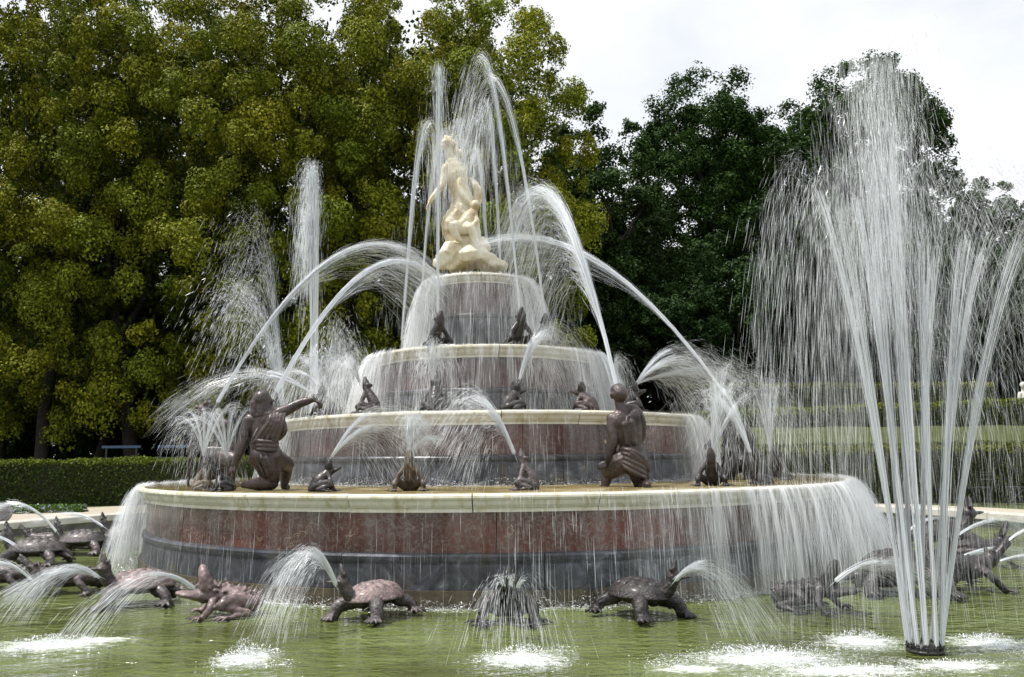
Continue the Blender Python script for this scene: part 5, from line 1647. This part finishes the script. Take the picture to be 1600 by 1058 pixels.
# ------------------------------------------------------------------ water running over the rims
def cascade(ti, n, vfun, dens, zend, seed, label, w=.0042, wall=900):
    n = int(n * 2.2); w = w * .36; wall *= 2
    cx, R_, zb, zbase, zrim, zt = TIERS[ti][:6]
    rs = np.random.default_rng(seed)
    mb = MB()
    a = rs.uniform(-PI, PI, n * 4)
    lanes = np.interp(a, np.linspace(-PI, PI, 120), rs.random(120) ** 3.0) * 1.1 + .10     # ropes of water
    keep = rs.random(n * 4) < dens(a) * lanes
    a = a[keep][:n]; n = len(a)
    H = zt - zend
    vr = vfun(a) * rs.uniform(.35, 1.12, n)
    t = rs.random(n) ** .8 * math.sqrt(2 * H / 9.81)
    r = R_ - .01 + vr * t; z = zt + .012 - .5 * 9.81 * t ** 2
    sa, ca = np.sin(a), -np.cos(a)
    P = np.stack([cx + r * sa, 15 + r * ca, z], 1) + rs.normal(size=(n, 3)) * .012
    vz = -9.81 * t - .25
    vel = np.stack([vr * sa, vr * ca, vz], 1)
    sp = np.linalg.norm(vel, axis=1, keepdims=True)
    D = vel / sp * np.clip(sp * .11, .12, .5) * rs.uniform(.5, 1.5, (n, 1))
    streaks(mb, P, D, w * rs.uniform(.35, 1.7, n))
    # thin runs clinging to the wall
    aw = rs.uniform(-PI / 1.8, PI / 1.8, wall); z = rs.uniform(zend, zrim, wall)
    ro = R_ - .14 + .012 + np.where(z < zbase, .062, 0)
    P = np.stack([cx + ro * np.sin(aw), 15 - ro * np.cos(aw), z], 1)
    D = np.stack([rs.normal(size=wall) * .01, rs.normal(size=wall) * .01, -rs.uniform(.08, .40, wall)], 1)
    streaks(mb, P, D, w * .55 * rs.uniform(.3, 1.3, wall))
    root = water_obj('water_curtain', mb, label, 'water curtain', 'curtains of water over the rims', (cx, 15, zt))
    # the unbroken sheets: one thrown clear of the wall, one sliding down close to it
    for clear in (1, 0):
        na, nt = 160, 14
        A = np.linspace(-2.0, 2.0, na)
        v_ = vfun(A) * (.78 if clear else .18)
        wob = np.interp(A, np.linspace(-2, 2, 90), rs.random(90))
        v_ = v_ * (.75 + .5 * wob)
        T = np.linspace(0, 1, nt) ** .8 * math.sqrt(2 * H / 9.81)
        Rg = R_ - (.012 if clear else .01) + v_[:, None] * T[None] + .004
        Zg = zt + .010 - .5 * 9.81 * T[None] ** 2 + 0 * Rg
        V = np.stack([Rg * np.sin(A)[:, None], -Rg * np.cos(A)[:, None], Zg - zt], -1).reshape(-1, 3)
        idx = np.arange(na * nt).reshape(na, nt)
        F = np.stack([idx[:-1, :-1], idx[1:, :-1], idx[1:, 1:], idx[:-1, 1:]], -1).reshape(-1, 4)
        sm = MB(); sm.add(V, F); me = sm.mesh('water_sheet', True)
        de = np.clip(dens(A) * 1.5 if clear else (.05, .04, .07, .12)[ti] + .5 * dens(A), 0, 1) * (.55 + .6 * wob)
        at_ = me.attributes.new('dens', 'FLOAT', 'POINT')
        at_.data.foreach_set('value', np.repeat(de, nt) * np.tile(np.linspace(1, .62, nt), na))
        uv = me.uv_layers.new(name='flow')
        li = np.zeros(len(me.loops), dtype=np.int64); me.loops.foreach_get('vertex_index', li)
        U = np.repeat(A * R_, nt) + ti * 7.3; W_ = np.tile(np.linspace(0, 1, nt) * H, na)
        uv.data.foreach_set('uv', np.stack([U[li], W_[li]], 1).ravel())
        obj('water_sheet', me, M['sheet'], root)
    return root

# angle 0 faces the viewer, positive to the right
c1d = lambda a: np.where(a > 0, .05 + .95 * sstep(.15, .9, a), .025 + .97 * sstep(-1.02, -1.25, a))
c1v = lambda a: np.where(a > 0, .35 + .85 * sstep(.4, 1.3, a), .30 + .75 * sstep(-.95, -1.3, a))
cascade(0, 13000, c1v, c1d, .0, 1, 'curtain of water falling from the lowest and widest rim', .0038, 420)
c2d = lambda a: np.where(a > 0, .05 + .95 * sstep(.8, 1.3, a), .06 + .5 * sstep(-.9, -1.3, a))
cascade(1, 5200, lambda a: .35 + .7 * sstep(.6, 1.4, np.abs(a)), c2d, Z1b, 2, 'curtain of water falling from the second rim', .0040, 380)
c3d = lambda a: np.where(a > 0, .16 + .84 * sstep(.5, 1.1, a), .16 + .5 * sstep(-.6, -1.2, a))
cascade(2, 5200, lambda a: .35 + .6 * sstep(.5, 1.3, np.abs(a)), c3d, Z2, 3, 'curtain of water falling from the third rim', .0045, 420)
cascade(3, 3600, lambda a: .35 + .5 * sstep(.2, 1.2, np.abs(a)), lambda a: .16 + .8 * sstep(.5, 1.1, np.abs(a)), Z3, 4, 'curtain of water falling from the small top rim', .0050, 400)

# ------------------------------------------------------------------ splashes and foam
def splash(px, py, rx, ry, n, up, label, seed, zbase=0.0, group='white splashes where the jets strike the pool', c=None):
    rs = np.random.default_rng(seed)
    p = on(px, py, zbase) if c is None else Vector(c)
    n = int(n * 1.3)
    mb = MB()
    q = rs.normal(size=(n, 2)) * .5
    ctr = rs.normal(size=(7, 2)) * .55
    q = np.where(rs.random((n, 1)) < .6, ctr[rs.integers(0, 7, n)] + rs.normal(size=(n, 2)) * .22, q)
    P = np.stack([p.x + q[:, 0] * rx, p.y + q[:, 1] * ry, np.full(n, zbase) + .004], 1)
    D = rs.normal(size=(n, 3)) * np.array([.016, .014, .004])
    streaks(mb, P, D, rs.uniform(.001, .0045, n))
    m = n // 2
    q = rs.normal(size=(m, 2)) * .33; d = np.hypot(q[:, 0], q[:, 1])
    z = rs.random(m) ** 1.8 * up * np.exp(-d * 1.6)
    P = np.stack([p.x + q[:, 0] * rx, p.y + q[:, 1] * ry, zbase + z + .01], 1)
    D = np.stack([q[:, 0] * .02, q[:, 1] * .02, rs.uniform(.004, .022, m)], 1) + rs.normal(size=(m, 3)) * .006
    streaks(mb, P, D, rs.uniform(.0015, .0050, m))
    return water_obj('splash', mb, label, 'splash', group, (p.x, p.y, zbase))
splash(78, 1008, .55, .38, 900, .10, 'white splash on the pool at the lower left corner', 1)
splash(382, 1030, .24, .34, 900, .20, 'compact white splash below the pale pink turtle', 2)
splash(818, 1030, .36, .40, 1000, .14, 'white splash below the front frog', 3)
splash(1200, 1030, .72, .36, 2000, .12, 'broad white froth at the bottom right of centre', 4)
splash(1345, 1003, .38, .34, 800, .12, 'white froth just left of the nozzle ring', 5)
splash(1330, 1050, .8, .2, 700, .06, 'foam streaks along the bottom edge left of the nozzle', 22)
splash(1548, 1006, .36, .34, 800, .10, 'white froth right of the nozzle ring', 6)
splash(1490, 1040, .5, .2, 260, .05, 'thin foam patch below the nozzle ring', 23)

splash(0, 0, .45, .45, 900, .75, 'burst of white spray at the right foot of the marble rock', 31, TIERS[3][5], 'spray bursts around the marble rock', at(766, 392, 14.9))
splash(0, 0, .35, .35, 600, .35, 'burst of white spray at the left foot of the marble rock', 32, TIERS[3][5], 'spray bursts around the marble rock', at(690, 418, 14.8))

def foam_ring(ti, r, z, n, up, label, seed, a0, a1):
    rs = np.random.default_rng(seed)
    cx = TIERS[ti][0]
    a = rs.uniform(a0, a1, n)
    b = np.interp(a, np.linspace(a0, a1, 60), rs.random(60))
    rr = r + np.abs(rs.normal(size=n)) * .13 * (.4 + b)
    P = np.stack([cx + rr * np.sin(a), 15 - rr * np.cos(a), z + .006 + rs.random(n) ** 2.5 * up * (.3 + b)], 1)
    D = rs.normal(size=(n, 3)) * np.array([.018, .014, .010])
    mb = MB(); streaks(mb, P, D, rs.uniform(.0015, .0055, n))
    return water_obj('foam', mb, label, 'foam', 'foam at the feet of the tiers', (cx, 15, z), 'stuff')
foam_ring(0, 5.86, 0.0, 9000, .14, 'white foam line where the lowest tier meets the pool', 1, -1.5, 1.5)
foam_ring(1, 3.60, Z1b + .006, 4200, .10, 'white foam at the foot of the second tier', 2, -1.5, 1.5)
foam_ring(2, 2.02, Z2 + .006, 1600, .08, 'white foam at the foot of the third tier', 3, -1.5, 1.5)
